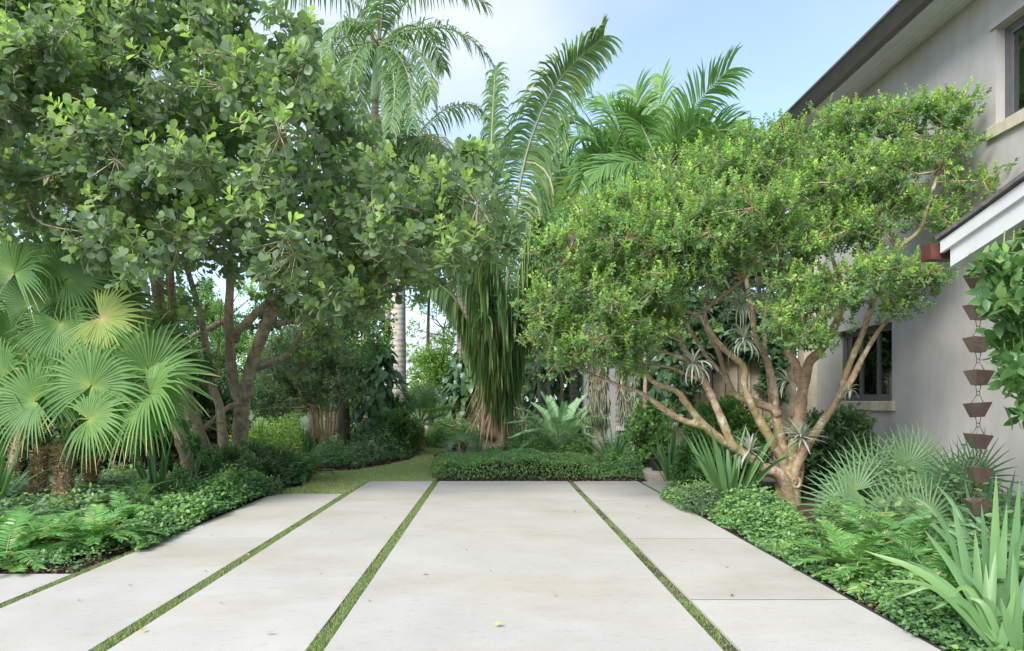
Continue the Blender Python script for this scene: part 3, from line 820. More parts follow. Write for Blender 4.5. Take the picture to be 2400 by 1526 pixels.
# ------------------------------------------------------------------ plant builders
def fan_blade(hub, n, m, R, nseg=36, span=300, split=.5, droop=.18, cone=.18, tint=.45, dead=.0):
    n = nrm(n); m = nrm(np.asarray(m, float) - n * np.dot(m, n)); s = np.cross(m, n)
    g = Geo()
    d = math.radians(span) / (nseg - 1) / 2
    rows = np.array([.02, .22, split, .72, .88, 1.0])
    for i in range(nseg):
        u = -1 + 2 * i / (nseg - 1)
        a = math.radians(span) / 2 * u + U(-.01, .01)
        Ri = R * (1 - .22 * abs(u) ** 2.5) * U(.93, 1.04)
        dr = nrm(math.sin(a) * s + math.cos(a) * m)
        sd = nrm(math.cos(a) * s - math.sin(a) * m)
        w = np.where(rows <= split, np.tan(d) * rows * 1.03, np.tan(d) * split * np.clip((1 - rows) / (1 - split), 0.04, 1) ** .7) * Ri
        zz = cone * R * rows * (1 - .4 * rows)
        V = []
        dk = droop * U(.5, 1.6)
        for j, r in enumerate(rows):
            c = np.asarray(hub) + dr * r * Ri + n * zz[j]
            c = c + np.array([0, 0, -1.0]) * dk * R * max(0, r - .35) ** 2 * 1.6
            f = .85 * w[j]
            V += [c - sd * w[j] + n * f * .5, c - n * f * .5, c + sd * w[j] + n * f * .5]
        q = []
        for j in range(len(rows) - 1):
            b = j * 3
            q += [(b, b + 1, b + 4, b + 3), (b + 1, b + 2, b + 5, b + 4)]
        base_t = np.clip(tint + U(-.06, .06), 0, .84)
        tt = np.repeat(base_t + np.array([.32, .06, 0, 0, .02, .03]), 3)
        if random.random() < dead: tt[-3:] = 1.0; tt[-6:-3] = .9
        g.add(np.array(V), np.array(q), np.clip(tt, 0, 1))
    return g
def add_fan(thing, hub, n, m, R, root, mat, pr=.014, **kw):
    b = thing.part('frond', fan_blade(hub, n, m, R, **kw), mat)
    g = Geo()
    root = np.asarray(root, float); hub = np.asarray(hub, float)
    mid = (root + hub) / 2 + np.array([0, 0, .12 * np.linalg.norm(hub - root)])
    tube(g, spline([root, mid, hub + nrm(m) * .02], 9), np.linspace(pr * 1.3, pr * .8, 9), 5)
    thing.part('petiole', g, M['petiole'], b)
    return b
def auto_fan_palm(thing, crown, count, R, mat, plen=.7, pr=.012, el=(-10, 80), tint=.4, nseg=30, **kw):
    crown = np.asarray(crown, float)
    for i in range(count):
        az = i * 2.399 + U(-.2, .2); e = math.radians(el[0] + (el[1] - el[0]) * ((i + .5) / count) + U(-6, 6))
        d = np.array([math.cos(az) * math.cos(e), math.sin(az) * math.cos(e), math.sin(e)])
        hub = crown + d * plen * U(.85, 1.15)
        n = nrm(np.array([0, 0, 1.0]) * math.cos(e) - np.array([math.cos(az), math.sin(az), 0]) * math.sin(e) * .8 + .15 * RNG.normal(0, 1, 3))
        add_fan(thing, hub, n, d, R * U(.85, 1.1), crown - [0, 0, .05], mat, pr, nseg=nseg, tint=tint + U(-.12, .15), **kw)

def pinnate(rach, n, leaf, width, droop=.5, fwd=.5, vee=.25, tint=.4, start=.15, taper=(.5, 1, .55), rows=4, dead=.0, r0=.03, jitter=.1, tipdead=.0, plumose=0.0, yellow=0.0, droop_tip=None, roll=0.0):
    """feather leaf along a rachis polyline; returns (rachis geo, leaflets geo)"""
    p = spline(rach, max(24, n))
    t = nrm(np.gradient(p, axis=0))
    up = np.array([0, 0, 1.0])
    s = np.cross(t, up); bad = np.linalg.norm(s, axis=1) < .15
    s[bad] = np.array([1.0, 0, 0]); s = nrm(s)
    for k in range(1, len(s)):
        if np.dot(s[k], s[k - 1]) < 0: s[k] = -s[k]
    N = np.cross(s, t)
    if roll:
        ra = math.radians(roll) * np.linspace(1, .9, len(p))[:, None]
        s, N = s * np.cos(ra) + N * np.sin(ra), N * np.cos(ra) - s * np.sin(ra)
    gr = Geo(); tube(gr, p[::max(1, len(p) // 24)], np.linspace(r0, r0 * .15, len(p[::max(1, len(p) // 24)])), 5)
    gl = Geo()
    m = len(p)
    f = np.linspace(start, 1.0, n)
    idx = np.clip((f * (m - 1)).astype(int), 0, m - 1)
    q = (f - start) / (1 - start)
    Lf = np.where(q < .4, taper[0] + (taper[1] - taper[0]) * q / .4, taper[1] + (taper[2] - taper[1]) * (q - .4) / .6) * leaf
    rr = np.linspace(0, 1, rows)
    for side in (-1, 1):
        jit = RNG.normal(0, jitter, (n, 3))
        vv = vee + plumose * RNG.normal(0, 1, n)
        fw = (fwd + .9 * q ** 3)
        d = nrm(side * s[idx] + t[idx] * fw[:, None] + N[idx] * vv[:, None] + jit)
        c = p[idx].copy()
        L = Lf * RNG.uniform(.85, 1.1, n)
        V = np.zeros((n, rows, 2, 3))
        wd = nrm(np.cross(d, N[idx]) + .3 * RNG.normal(0, 1, (n, 3)))
        dr = (droop if droop_tip is None else droop + (droop_tip - droop) * np.clip(q * 1.15, 0, 1) ** 1.2) * RNG.uniform(.7, 1.35, n)
        for j in range(rows):
            w = width * (.55 if j == 0 else (1.0 if j < rows - 1 else .08)) * (1 if j < rows - 2 or rows < 4 else (.75 if j == rows - 2 else .08))
            V[:, j, 0] = c - wd * w / 2; V[:, j, 1] = c + wd * w / 2
            d = nrm(d + np.array([0, 0, -1.0]) * (dr / (rows - 1))[:, None] * (1.0 + .6 * j))
            wd = nrm(wd - d * np.sum(wd * d, 1, keepdims=True))
            c = c + d * (L / (rows - 1))[:, None]
        b = np.arange(n)[:, None, None] * rows * 2
        qd = np.array([(2 * j, 2 * j + 1, 2 * j + 3, 2 * j + 2) for j in range(rows - 1)])[None]
        lt = np.clip(tint + RNG.normal(0, .09, n), 0, .82)
        lt = np.where(RNG.uniform(0, 1, n) < yellow, RNG.uniform(.72, .92, n), lt)
        lt = np.where(RNG.uniform(0, 1, n) < dead, 1.0, lt)
        T = np.repeat(lt, rows * 2).reshape(n, rows, 2)
        td = RNG.uniform(0, 1, n) < tipdead
        T[td, -1] = 1.0; T[td, -2] = np.maximum(T[td, -2], .86)
        gl.add(V.reshape(-1, 3), (b + qd).reshape(-1, 4), T.ravel())
    return gr, gl
def add_frond(thing, rach, mat, rmat, **kw):
    gr, gl = pinnate(rach, **kw)
    o = thing.part('frond', gr, rmat)
    thing.part('leaflets', gl, mat, o)
    return o

def blade(base, az, el, L, w, bend=.6, tint=.4, rows=7, twist=.0, fold=.25):
    g = Geo()
    h = np.array([math.cos(az), math.sin(az), 0]); up = np.array([0, 0, 1.0])
    e = math.radians(el); c = np.asarray(base, float).copy()
    sd = np.array([-math.sin(az), math.cos(az), 0])
    V = []
    for j in range(rows):
        f = j / (rows - 1)
        ww = w * (.55 + .45 * min(1, f * 3)) * (1 - max(0, f - .45) / .55) ** .8 + .0008
        d = h * math.cos(e) + up * math.sin(e)
        nn = -h * math.sin(e) + up * math.cos(e)
        s2 = nrm(sd * math.cos(twist * f) + nn * math.sin(twist * f)); n2 = np.cross(s2, d)
        V += [c - s2 * ww / 2 + n2 * ww * fold, c, c + s2 * ww / 2 + n2 * ww * fold]
        c = c + d * L / (rows - 1)
        e -= bend / (rows - 1) * (.35 + 1.3 * f)
    q = []
    for j in range(rows - 1):
        b = j * 3
        q += [(b, b + 1, b + 4, b + 3), (b + 1, b + 2, b + 5, b + 4)]
    tt = np.repeat(np.clip(tint + np.linspace(.05, .05, rows), 0, 1), 3)
    g.add(np.array(V), np.array(q), tt)
    return g
def strap_plant(name, base, n, L, w, label, el=(55, 88), bend=(.3, 1.4), mat='strap', spread=.12, tint=.35, group=None, cat='plant', azr=None, tintvar=.15):
    t = Thing(name, base, label, cat, group)
    for i in range(n):
        az = U(0, 6.283) if azr is None else U(*azr)
        f = random.random()
        e = el[1] - (el[1] - el[0]) * f
        b0 = np.asarray(base, float) + np.array([math.cos(az), math.sin(az), 0]) * spread * f
        t.part('blade', blade(b0, az, e, L * U(.65, 1.1), w * U(.75, 1.15), U(*bend) * (.3 + f), tint + U(-tintvar, tintvar), 7, U(-.8, .8)), M[mat])
    return t

def coontie(base, n, L, label, tint=.45, mat='coontie', group=None, brown=.05, leaf=.125, pairs=30, el=(20, 80), width=.019):
    t = Thing('coontie', base, label, 'cycad', group)
    base = np.asarray(base, float)
    for i in range(n):
        az = i * 2.399 + U(-.3, .3); e = math.radians(U(*el)); l = L * U(.75, 1.1)
        h = np.array([math.cos(az), math.sin(az), 0])
        pts = [base + h * .03]
        c = pts[0].copy(); k = 5
        for j in range(k):
            c = c + (h * math.cos(e) + np.array([0, 0, 1]) * math.sin(e)) * l / k
            c[2] = max(c[2], .05)
            pts.append(c.copy()); e -= U(.16, .40)
        add_frond(t, pts, M[mat], M['petiole'], n=pairs, leaf=leaf * U(.9, 1.1), width=width, droop=.12, fwd=.35, vee=U(.05, .3), tint=tint + U(-.15, .12), start=.18, taper=(.8, 1, .6), rows=4, dead=brown * .12, r0=.008, jitter=.06, tipdead=brown)
    return t

def cover(name, px_poly=None, pts=None, label='', h=.22, n=4000, leaf=.05, mat='cover', shapes=(L_SMALL, L_ROUND), cat='groundcover', wob=.85, kind='stuff', dome=None):
    """leafy ground cover over a polygon on the ground"""
    pg = np.array(pts if pts is not None else [GP(*p) for p in px_poly], float)[:, :2]
    x = RNG.uniform(pg[:, 0].min(), pg[:, 0].max(), n * 5); y = RNG.uniform(pg[:, 1].min(), pg[:, 1].max(), n * 5)
    k = in_poly_np([tuple(p) for p in pg], x, y); x, y = x[k][:n], y[k][:n]
    m = len(x)
    hh = h * (1 + wob * (np.sin(x * 3.1 + y * 1.3) * .5 + np.sin(x * 7.3 - y * 4.1) * .35 + np.sin(y * 6.1 + x * 2) * .3))
    # drop towards the border
    d = np.full(m, 9.0)
    for i in range(len(pg)):
        a, b = pg[i], pg[(i + 1) % len(pg)]
        ab = b - a; tt = np.clip(((x - a[0]) * ab[0] + (y - a[1]) * ab[1]) / (ab @ ab), 0, 1)
        d = np.minimum(d, np.hypot(x - a[0] - tt * ab[0], y - a[1] - tt * ab[1]))
    hh *= np.clip(d / max(.05, h * .9), .18, 1) ** .6
    z = hh * np.sqrt(RNG.uniform(.05, 1, m)) * np.where(RNG.uniform(0, 1, m) < .18, RNG.uniform(1, 1.5, m), 1)
    pos = np.stack([x, y, z], 1)
    D = RNG.normal(0, 1, (m, 3)) * [1, 1, .4] + [0, 0, .1]; N = np.array([[0, 0, 1.]]) + .55 * RNG.normal(0, 1, (m, 3))
    N[:, 1] -= .25
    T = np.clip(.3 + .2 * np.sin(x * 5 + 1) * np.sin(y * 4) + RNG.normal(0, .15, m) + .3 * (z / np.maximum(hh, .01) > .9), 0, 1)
    S = dict(pos=pos, D=D, N=N, L=leaf * RNG.uniform(.6, 1.25, m), T=T)
    g = Geo(); rest_leaves(g, S, list(shapes))
    ns = m // 8
    A = pos[:ns].copy(); A[:, 2] = -.03; A[:, :2] += RNG.normal(0, .05, (ns, 2))
    return single(name, g, M[mat], label, cat, kind=kind), S

def shrub(name, C, R, base, label, mat, leaf=.06, ntw=40, nleaf=8, twig=.12, shapes=(L_SMALL,), cat='shrub', group=None, stem='bark_dark', stems=6, up=.5, squash=.85, young=.3, sr=.018, elev=(30, 85), wid=1.0, low=-1.0):
    """shrub from clump centres"""
    C = np.asarray(C, float); R = np.broadcast_to(np.asarray(R, float), (len(C),))
    base = np.asarray(base, float)
    t = Thing(name, base, label, cat, group)
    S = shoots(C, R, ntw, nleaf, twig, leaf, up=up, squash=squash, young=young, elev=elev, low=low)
    S['pos'][:, 2] = np.maximum(S['pos'][:, 2], .02)
    g = Geo(); rest_leaves(g, S, list(shapes), wid=wid)
    t.part('foliage', g, M[mat], kind='stuff')
    g = Geo()
    for i in range(len(C)):
        A = base + np.array([U(-.12, .12), U(-.12, .12), 0])
        mid = (A + C[i]) / 2 + RNG.normal(0, .08, 3)
        tube(g, spline([A, mid, C[i]], 7), np.linspace(sr, sr * .3, 7), 5)
    rods(g, S['C'], S['tip'], .006, .003)
    t.part('stems', g, M[stem])
    return t

def ell_clumps(center, rad, n, fill=.75):
    """clump centres spread through an ellipsoid"""
    c = np.asarray(center, float); r = np.asarray(rad, float)
    d = nrm(RNG.normal(0, 1, (n, 3))) * (RNG.uniform(.15, 1, n) ** (1 / 2.2))[:, None]
    return c + d * r * fill

def tree(name, base, trunk_pts, trunk_r, C, R, label, mat, bark='bark_dark', leaf=.09, ntw=30, nleaf=8, twig=.2, shapes=(L_SMALL,), group=None, cat='tree', up=.4, squash=.85, young=.25, br=.04, sides=9, wid=1.0):
    t = Thing(name, base, label, cat, group)
    g = Geo(); skel = []
    for pts, r in zip(trunk_pts, trunk_r):
        p = spline(pts, 14); tube(g, p, np.linspace(r, r * .4, 14), sides, lump=.04); skel.append(p[5:])
    skel = np.vstack(skel)
    C = np.asarray(C, float); R = np.broadcast_to(np.asarray(R, float), (len(C),))
    tr = t.part('trunk', g, M[bark])
    g = Geo()
    for c in C: connect(g, c, skel, br, br * .25)
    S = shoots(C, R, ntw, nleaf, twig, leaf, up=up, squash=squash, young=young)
    rods(g, S['C'][::2], S['tip'][::2], .008, .003)
    t.part('branches', g, M[bark], tr)
    g = Geo(); rest_leaves(g, S, list(shapes), wid=wid)
    t.part('crown', g, M[mat], kind='stuff')
    return t
# ------------------------------------------------------------------ big glossy tree on the left
cl = Thing('glossy_leaf_tree', (-4.85, 13.4, 0), 'large spreading tree with round glossy leaves and several leaning grey trunks', 'tree')
def PP(lst, Y0, Y1=None):
    Y1 = Y0 if Y1 is None else Y1
    n = len(lst)
    return np.array([P(x, y, Y0 + (Y1 - Y0) * i / max(1, n - 1)) for i, (x, y) in enumerate(lst)])
stems = [
    (PP([(566, 1115), (562, 1057), (565, 981), (570, 942)], 13.4), .165, .14),
    (PP([(570, 950), (555, 924), (543, 863), (539, 811), (536, 745), (539, 680), (545, 580), (575, 430), (560, 300), (600, 180)], 13.4, 12.2), .115, .05),
    (PP([(570, 945), (578, 903), (599, 827), (623, 766), (646, 719), (662, 690), (720, 600), (780, 520), (790, 400), (700, 260)], 13.4, 11), .13, .05),
    (PP([(553, 795), (557, 777), (617, 719), (650, 690), (700, 650), (820, 640), (900, 600)], 13.3, 10.5), .09, .04),
    (PP([(590, 863), (636, 853), (678, 827), (701, 790), (717, 745), (760, 690)], 13.4, 12), .07, .03),
    (PP([(630, 764), (688, 753), (743, 741), (800, 715)], 13.2, 11.5), .06, .025),
    (PP([(538, 745), (500, 765), (455, 785), (420, 815)], 13.5, 14.2), .075, .03),
    (PP([(530, 1110), (523, 1034), (515, 955), (497, 903), (486, 837), (470, 740), (430, 600)], 13.0, 12.6), .10, .05),
    (PP([(500, 1115), (470, 1030), (440, 940), (400, 800), (372, 700), (367, 600), (385, 470), (330, 350), (300, 200)], 13.2, 11), .15, .05),
    (PP([(455, 1120), (438, 1073), (420, 1000), (400, 900), (300, 700), (200, 520), (120, 380), (90, 200)], 12.6, 10.5), .14, .05),
    (PP([(490, 1115), (460, 1010), (430, 900), (402, 690), (402, 520), (440, 380), (470, 250)], 13.6, 11.5), .10, .04),
    (PP([(566, 945), (545, 950), (520, 965), (500, 985), (470, 1010)], 13.3, 13.0), .06, .04),
    (PP([(790, 420), (880, 470), (980, 520), (1080, 545), (1180, 570)], 11, 9.5), .05, .015),
    (PP([(720, 600), (860, 630), (960, 640), (1060, 610)], 11.5, 9.5), .05, .02),
    (PP([(545, 580), (420, 520), (300, 480), (160, 470), (20, 420)], 12.5, 9.0), .06, .02),
]
skel = []
for k, (pts, r0, r1) in enumerate(stems):
    p = spline(pts, 6 * len(pts)); g = Geo()
    tube(g, p, np.linspace(r0, r1, len(p)) * (1 + .06 * np.sin(np.arange(len(p)) * 1.1 + k)), 10, lump=.03)
    cl.part('trunk' if k in (0, 7, 8, 9, 10) else 'limb', g, M['bark_grey']); skel.append(p[len(p) // 3:])
skel = np.vstack(skel)
poly_front = [(-160, -160), (545, -160), (560, 20), (590, 110), (650, 90), (690, 70), (735, 90), (750, 190), (830, 250), (860, 350), (930, 440), (1010, 440), (1070, 390), (1115, 370), (1125, 450), (1120, 530), (1180, 565), (1120, 600), (1040, 630), (950, 660), (860, 680), (760, 720), (690, 640), (600, 590), (500, 600), (430, 560), (330, 640), (240, 590), (150, 520), (-160, 520)]
poly_back = [(-160, -160), (540, -160), (570, 100), (640, 150), (720, 220), (830, 330), (900, 480), (1000, 520), (1060, 560), (1000, 640), (900, 680), (800, 720), (760, 760), (700, 740), (610, 640), (480, 640), (460, 800), (330, 720), (240, 620), (-160, 600)]
Cc, Rc = [], []
for x, y in poly_points(poly_front, 175):
    Cc.append(P(x, y, 8.3 + 2.2 * random.random() + max(0, (x - 700) / 500))); Rc.append(U(.36, .56))
for x, y in poly_points(poly_back, 80):
    Cc.append(P(x, y, 11.2 + 2.2 * random.random())); Rc.append(U(.6, .85))
for x, y, Y in ((1185, 560, 9.6), (1100, 370, 10), (715, 60, 10.6), (700, 130, 10.4), (750, 785, 11.5), (690, 720, 11.6), (860, 700, 10), (420, 830, 12.4), (470, 850, 12.6), (380, 760, 12), (620, 750, 13.2), (710, 850, 12)):
    Cc.append(P(x, y, Y)); Rc.append(U(.26, .36))
Cc = np.array(Cc); Rc = np.array(Rc)
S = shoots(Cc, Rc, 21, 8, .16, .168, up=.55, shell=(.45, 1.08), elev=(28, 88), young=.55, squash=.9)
S['L'] *= RNG.uniform(.62, 1.12, len(S['L']))
g = Geo()
for c in Cc:
    dm = np.min(np.linalg.norm(skel - c, axis=1))
    if dm < 1.5: connect(g, c, skel, U(.016, .028), .007)
rods(g, S['C'], S['tip'] - S['a'] * .16, .007, .005); rods(g, S['tip'] - S['a'] * .16, S['tip'], .005, .003)
cl.part('branches', g, M['bark_grey'])
keep = leaf_parts(cl, S, [L_CLUSIA, L_CLUSIA2], M['clusia'], 300)
g = Geo(); rest_leaves(g, S, [L_CLUSIA, L_CLUSIA2], keep); cl.part('foliage', g, M['clusia'], kind='stuff')
# a few yellow-orange old leaves caught in the crown
n = 26
ii = RNG.integers(0, len(Cc), n)
for i in ii:
    g = Geo(); p0 = Cc[i] + RNG.normal(0, .2, 3)
    place_leaves(g, L_CLUSIA, p0[None], RNG.normal(0, 1, (1, 3)), RNG.normal(0, 1, (1, 3)), [.14], [U(.2, .9)])
    cl.part('old_leaf', g, M['fallen'], label='orange withered leaf')
# hanging aerial roots
g = Geo()
for a, b in (([(519, 700), (513, 830), (506, 930), (512, 1060)], 12.4), ([(512, 800), (505, 860), (492, 930)], 12.5), ([(470, 985), (500, 990), (535, 1000), (556, 1075)], 12.8), ([(490, 1000), (530, 1020), (570, 1050)], 12.7), ([(395, 640), (394, 780)], 11.5)):
    p = spline(PP(a, b), 20); tube(g, p, .009, 5)
cl.part('aerial_roots', g, M['stem_tan'])

# ------------------------------------------------------------------ multi-stemmed tree with peeling bark on the right
my = Thing('peeling_bark_tree', (4.42, 10.2, 0), 'multi stemmed tree with peeling pinkish bark and a clipped small leaf crown', 'tree')
limbs = [
    ([(1846, 1185), (1845, 1150), (1842, 1110)], 10.2, 10.2, 0.175, .15),
    ([(1852, 1175), (1866, 1110), (1868, 1060), (1875, 970), (1880, 910), (1895, 850), (1925, 818), (1960, 760), (1985, 690), (2012, 600), (2030, 500), (2020, 400)], 10.2, 10.0, 0.111, .035),
    ([(1880, 905), (1862, 850), (1850, 830), (1838, 760), (1850, 660), (1870, 560), (1860, 440)], 10.15, 10.4, 0.070, .025),
    ([(1858, 1130), (1868, 1090), (1892, 1045), (1930, 985), (1965, 932), (1972, 890), (2003, 834), (2023, 772), (2050, 690), (2100, 590), (2152, 540), (2179, 479), (2200, 400)], 10.1, 9.4, 0.070, .02),
    ([(1966, 935), (1997, 887), (2023, 834), (2059, 779), (2085, 749), (2115, 726), (2160, 690), (2190, 650)], 9.75, 9.4, 0.045, .012),
    ([(1848, 1165), (1838, 1130), (1818, 1108), (1787, 1096), (1746, 1064), (1718, 1037), (1693, 991), (1668, 927), (1640, 876), (1604, 821), (1576, 775), (1545, 715), (1530, 640), (1510, 540), (1500, 470)], 10.1, 9.4, 0.094, .02),
    ([(1748, 1066), (1700, 1037), (1654, 1000), (1613, 954), (1581, 922), (1530, 890), (1498, 849), (1452, 812), (1400, 760), (1350, 690), (1330, 620)], 10.0, 9.0, 0.061, .015),
    ([(1656, 1003), (1604, 986), (1558, 963), (1521, 936), (1493, 917), (1448, 904), (1383, 876), (1340, 850), (1300, 800)], 9.8, 9.2, 0.041, .012),
    ([(1848, 1150), (1842, 1110), (1838, 1072), (1828, 1004), (1817, 936), (1810, 876), (1792, 830), (1773, 793), (1764, 729), (1750, 660), (1745, 560), (1735, 450)], 10.25, 10.9, 0.082, .025),
    ([(1848, 1140), (1836, 1085), (1815, 1046), (1787, 995), (1760, 950), (1746, 904), (1743, 862), (1709, 830), (1682, 793), (1663, 761), (1650, 729), (1658, 700), (1660, 660), (1677, 619), (1680, 540)], 10.2, 9.5, 0.070, .02),
    ([(1654, 722), (1690, 695), (1714, 679), (1750, 642), (1787, 582), (1796, 541), (1790, 470)], 9.6, 9.3, 0.033, .014),
    ([(1826, 975), (1810, 958), (1769, 945), (1723, 926), (1700, 880), (1682, 830), (1659, 775), (1640, 745), (1600, 725), (1570, 660)], 10.4, 10.8, 0.061, .02),
    ([(1655, 900), (1640, 890), (1599, 871), (1558, 855), (1484, 853), (1430, 830), (1380, 780)], 9.8, 9.6, 0.029, .012),
    ([(1625, 855), (1599, 839), (1548, 821), (1484, 805), (1448, 807), (1400, 720)], 9.7, 9.2, 0.029, .012),
    ([(1850, 1120), (1838, 1070), (1822, 1030), (1812, 960), (1800, 880), (1790, 790), (1800, 700), (1830, 600), (1850, 500)], 10.5, 11.2, 0.057, .02),
    ([(1700, 880), (1660, 840), (1610, 760), (1580, 690), (1560, 600)], 10.6, 11, 0.037, .015),
    ([(2030, 520), (2077, 483), (2116, 440), (2132, 393), (2168, 358), (2220, 300)], 10.0, 9.8, 0.033, .012),
    ([(1985, 690), (1950, 600), (1940, 500), (1960, 400), (1990, 310)], 10.1, 10.6, 0.033, .012),
    ([(1925, 818), (1935, 740), (1910, 650), (1915, 560)], 10.0, 9.3, 0.029, .012),
    ([(1545, 715), (1520, 690), (1480, 640), (1430, 590)], 9.6, 9.0, 0.025, .01),
    ([(1764, 729), (1720, 690), (1690, 650), (1640, 560)], 10.8, 10.4, 0.029, .01),
]
skel = []
for k, (pp, Y0, Y1, r0, r1) in enumerate(limbs):
    pts = PP(pp, Y0, Y1)
    if k == 0: pts[0][2] = -.05
    pts[2:-1] += RNG.normal(0, .015, (max(0, len(pts) - 3), 3))
    p = spline(pts, 6 * len(pts)); g = Geo()
    rr = np.linspace(r0 ** .7, r1 ** .7, len(p)) ** (1 / .7) * (1 + .07 * np.sin(np.arange(len(p)) * .9 + k) + .05 * np.sin(np.arange(len(p)) * 2.3))
    if k == 0: rr[:4] *= 1.12
    tube(g, p, rr, 12, lump=.02)
    (my.part('limb', g, M['bark_myrtle']) if k else None); skel.append(p[len(p) // 2:])
gb = Geo()
for k, (pp, Y0, Y1, r0, r1) in enumerate(limbs):
    if k in (0, 1, 2, 3, 4, 5, 6, 7, 8, 9, 11, 14):
        pts = PP(pp, Y0, Y1)
        if k == 0: pts = np.array([pts[0] - [0, 0, .1], pts[0], pts[1], pts[2]])
        p = spline(pts, 6 * len(pts)); m = len(p) if k == 0 else max(8, int(len(p) * .38))
        rr = (np.linspace(r0 ** .7, r1 ** .7, len(p)) ** (1 / .7))[:m]
        f = np.linspace(0, 1, m)
        tube(gb, p[:m], (rr + .009) * (1 - .45 * np.clip((f - .6) / .4, 0, 1)) if k else rr * np.linspace(1.35, 1.0, m), 12)
bt = my.part('trunk', gb, M['bark_myrtle'])
md = bt.modifiers.new('blend', 'REMESH'); md.mode = 'VOXEL'; md.voxel_size = .02; md.use_smooth_shade = True
md = bt.modifiers.new('soften', 'SMOOTH'); md.iterations = 5; md.factor = .5
# pruning scar: a torus collar round a dark hollow
for (x, y, Y, r) in ((1866, 1131, 10.03, .075), (1787, 1107, 9.93, .035)):
    c = P(x, y, Y); g = Geo(); th = np.linspace(0, 2 * math.pi, 15)
    tube(g, np.stack([c[0] + r * .8 * np.cos(th), np.full(15, c[1]), c[2] + r * np.sin(th)], 1), r * .3, 7, cap=False)
    sc = my.part('pruning_scar', g, M['bark_myrtle'])
    g = Geo(); th = th[:-1]; g.add(np.vstack([np.stack([c[0] + r * .75 * np.cos(th), np.full(14, c[1] + .02), c[2] + r * .95 * np.sin(th)], 1)]), np.arange(14)[None])
    my.part('hollow', g, M['bark_dark'], sc)
skel = np.vstack(skel)
# crown lobes: photo pixel, depth, radii in pixels
lobes = [(1320, 600, 9.0, 60, 75), (1300, 715, 9.0, 50, 65), (1325, 800, 9.1, 55, 35), (1425, 545, 9.0, 85, 85), (1420, 680, 8.9, 85, 70), (1410, 800, 9.0, 80, 38), (1490, 460, 9.4, 65, 40), (1560, 540, 9.0, 90, 75),
         (1530, 660, 8.9, 75, 55), (1620, 620, 9.0, 60, 50), (1650, 530, 9.0, 85, 80), (1760, 475, 8.8, 105, 65), (1700, 590, 9.0, 65, 40), (1600, 395, 10.4, 80, 50), (1720, 385, 10.2, 105, 60), (1850, 330, 10.4, 115, 55),
         (1985, 295, 10.2, 110, 50), (2110, 275, 10.0, 105, 50), (2225, 250, 9.8, 70, 45), (2080, 385, 9.8, 110, 55), (2200, 355, 9.7, 85, 55), (2290, 420, 9.6, 60, 25), (1925, 440, 9.7, 105, 75), (1870, 550, 9.2, 95, 60),
         (2015, 530, 9.6, 95, 65), (2140, 480, 9.7, 70, 40), (1850, 690, 8.9, 60, 45), (1865, 755, 8.8, 70, 42), (1950, 670, 9.1, 95, 60), (2070, 640, 9.2, 80, 45), (2180, 640, 9.3, 45, 24), (2100, 695, 9.3, 40, 20), (2220, 500, 9.6, 60, 30),
         (1480, 590, 10.2, 100, 100), (1600, 520, 10.6, 110, 90), (1780, 540, 10.8, 110, 80), (1380, 640, 10.0, 90, 100), (1970, 460, 10.8, 120, 90), (1480, 740, 9.6, 60, 40), (1560, 740, 9.8, 40, 25), (1290, 780, 9.1, 45, 50), (1350, 830, 9.2, 70, 30), (1440, 835, 9.2, 60, 24), (1520, 780, 9.2, 50, 28), (1450, 760, 8.9, 70, 50), (1900, 790, 8.9, 45, 24), (1660, 450, 10.2, 90, 50), (1800, 405, 10.4, 110, 60), (1560, 450, 10.0, 70, 50), (1930, 360, 10.2, 90, 50), (2040, 460, 10.2, 90, 50)]
Cm, Rm = [], []
for x, y, Y, rx, ry in lobes:
    n = max(4, int(rx * ry / 390))
    k = 0
    while k < n:
        a, b, c = U(-1, 1), U(-1, 1), U(-1, 1)
        if a * a + b * b + c * c > 1: continue
        Cm.append(P(x + a * rx * .9, y + b * ry * .9, Y + c * rx * .9 * Y / F * 1.1)); Rm.append(U(.24, .38)); k += 1
Cm = np.array(Cm); Rm = np.array(Rm)
S = shoots(Cm, Rm, 19, 12, .15, .056, up=.6, shell=(.35, 1.3), elev=(35, 80), young=.7, squash=.8)  # high young share also paints sun on the crown into leaf colour
# upright new shoots along the top
tops = []
for x, y, Y, rx, ry in lobes:
    if True:
        for i in range(int(rx / 6)):
            tops.append(P(x + U(-rx, rx), y - ry * U(.6, 1.1), Y + U(-.4, .4)))
tops = np.array(tops)
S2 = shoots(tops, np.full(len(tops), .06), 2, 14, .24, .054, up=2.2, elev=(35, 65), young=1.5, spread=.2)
g = Geo()
for c in Cm:
    if np.min(np.linalg.norm(skel - c, axis=1)) < .75: connect(g, c, skel, U(.012, .02), .006, sag=.05)
rods(g, S['C'], S['tip'] - S['a'] * .13, .005, .003); rods(g, S['tip'] - S['a'] * .13, S['tip'], .003, .002)
rods(g, S2['C'] - S2['a'] * .2, S2['tip'], .003, .002)
my.part('branches', g, M['bark_myrtle'])
for k in ('pos', 'D', 'N', 'L', 'T'): S[k] = np.concatenate([S[k], S2[k]])
keep = leaf_parts(my, S, [L_SMALL, L_ROUND], M['myrtle'], 300)
g = Geo(); rest_leaves(g, S, [L_SMALL, L_SMALL, L_ROUND], keep); my.part('foliage', g, M['myrtle'], kind='stuff')
print('myrtle leaves', len(S['pos']), 'clusia clumps', len(Cc))

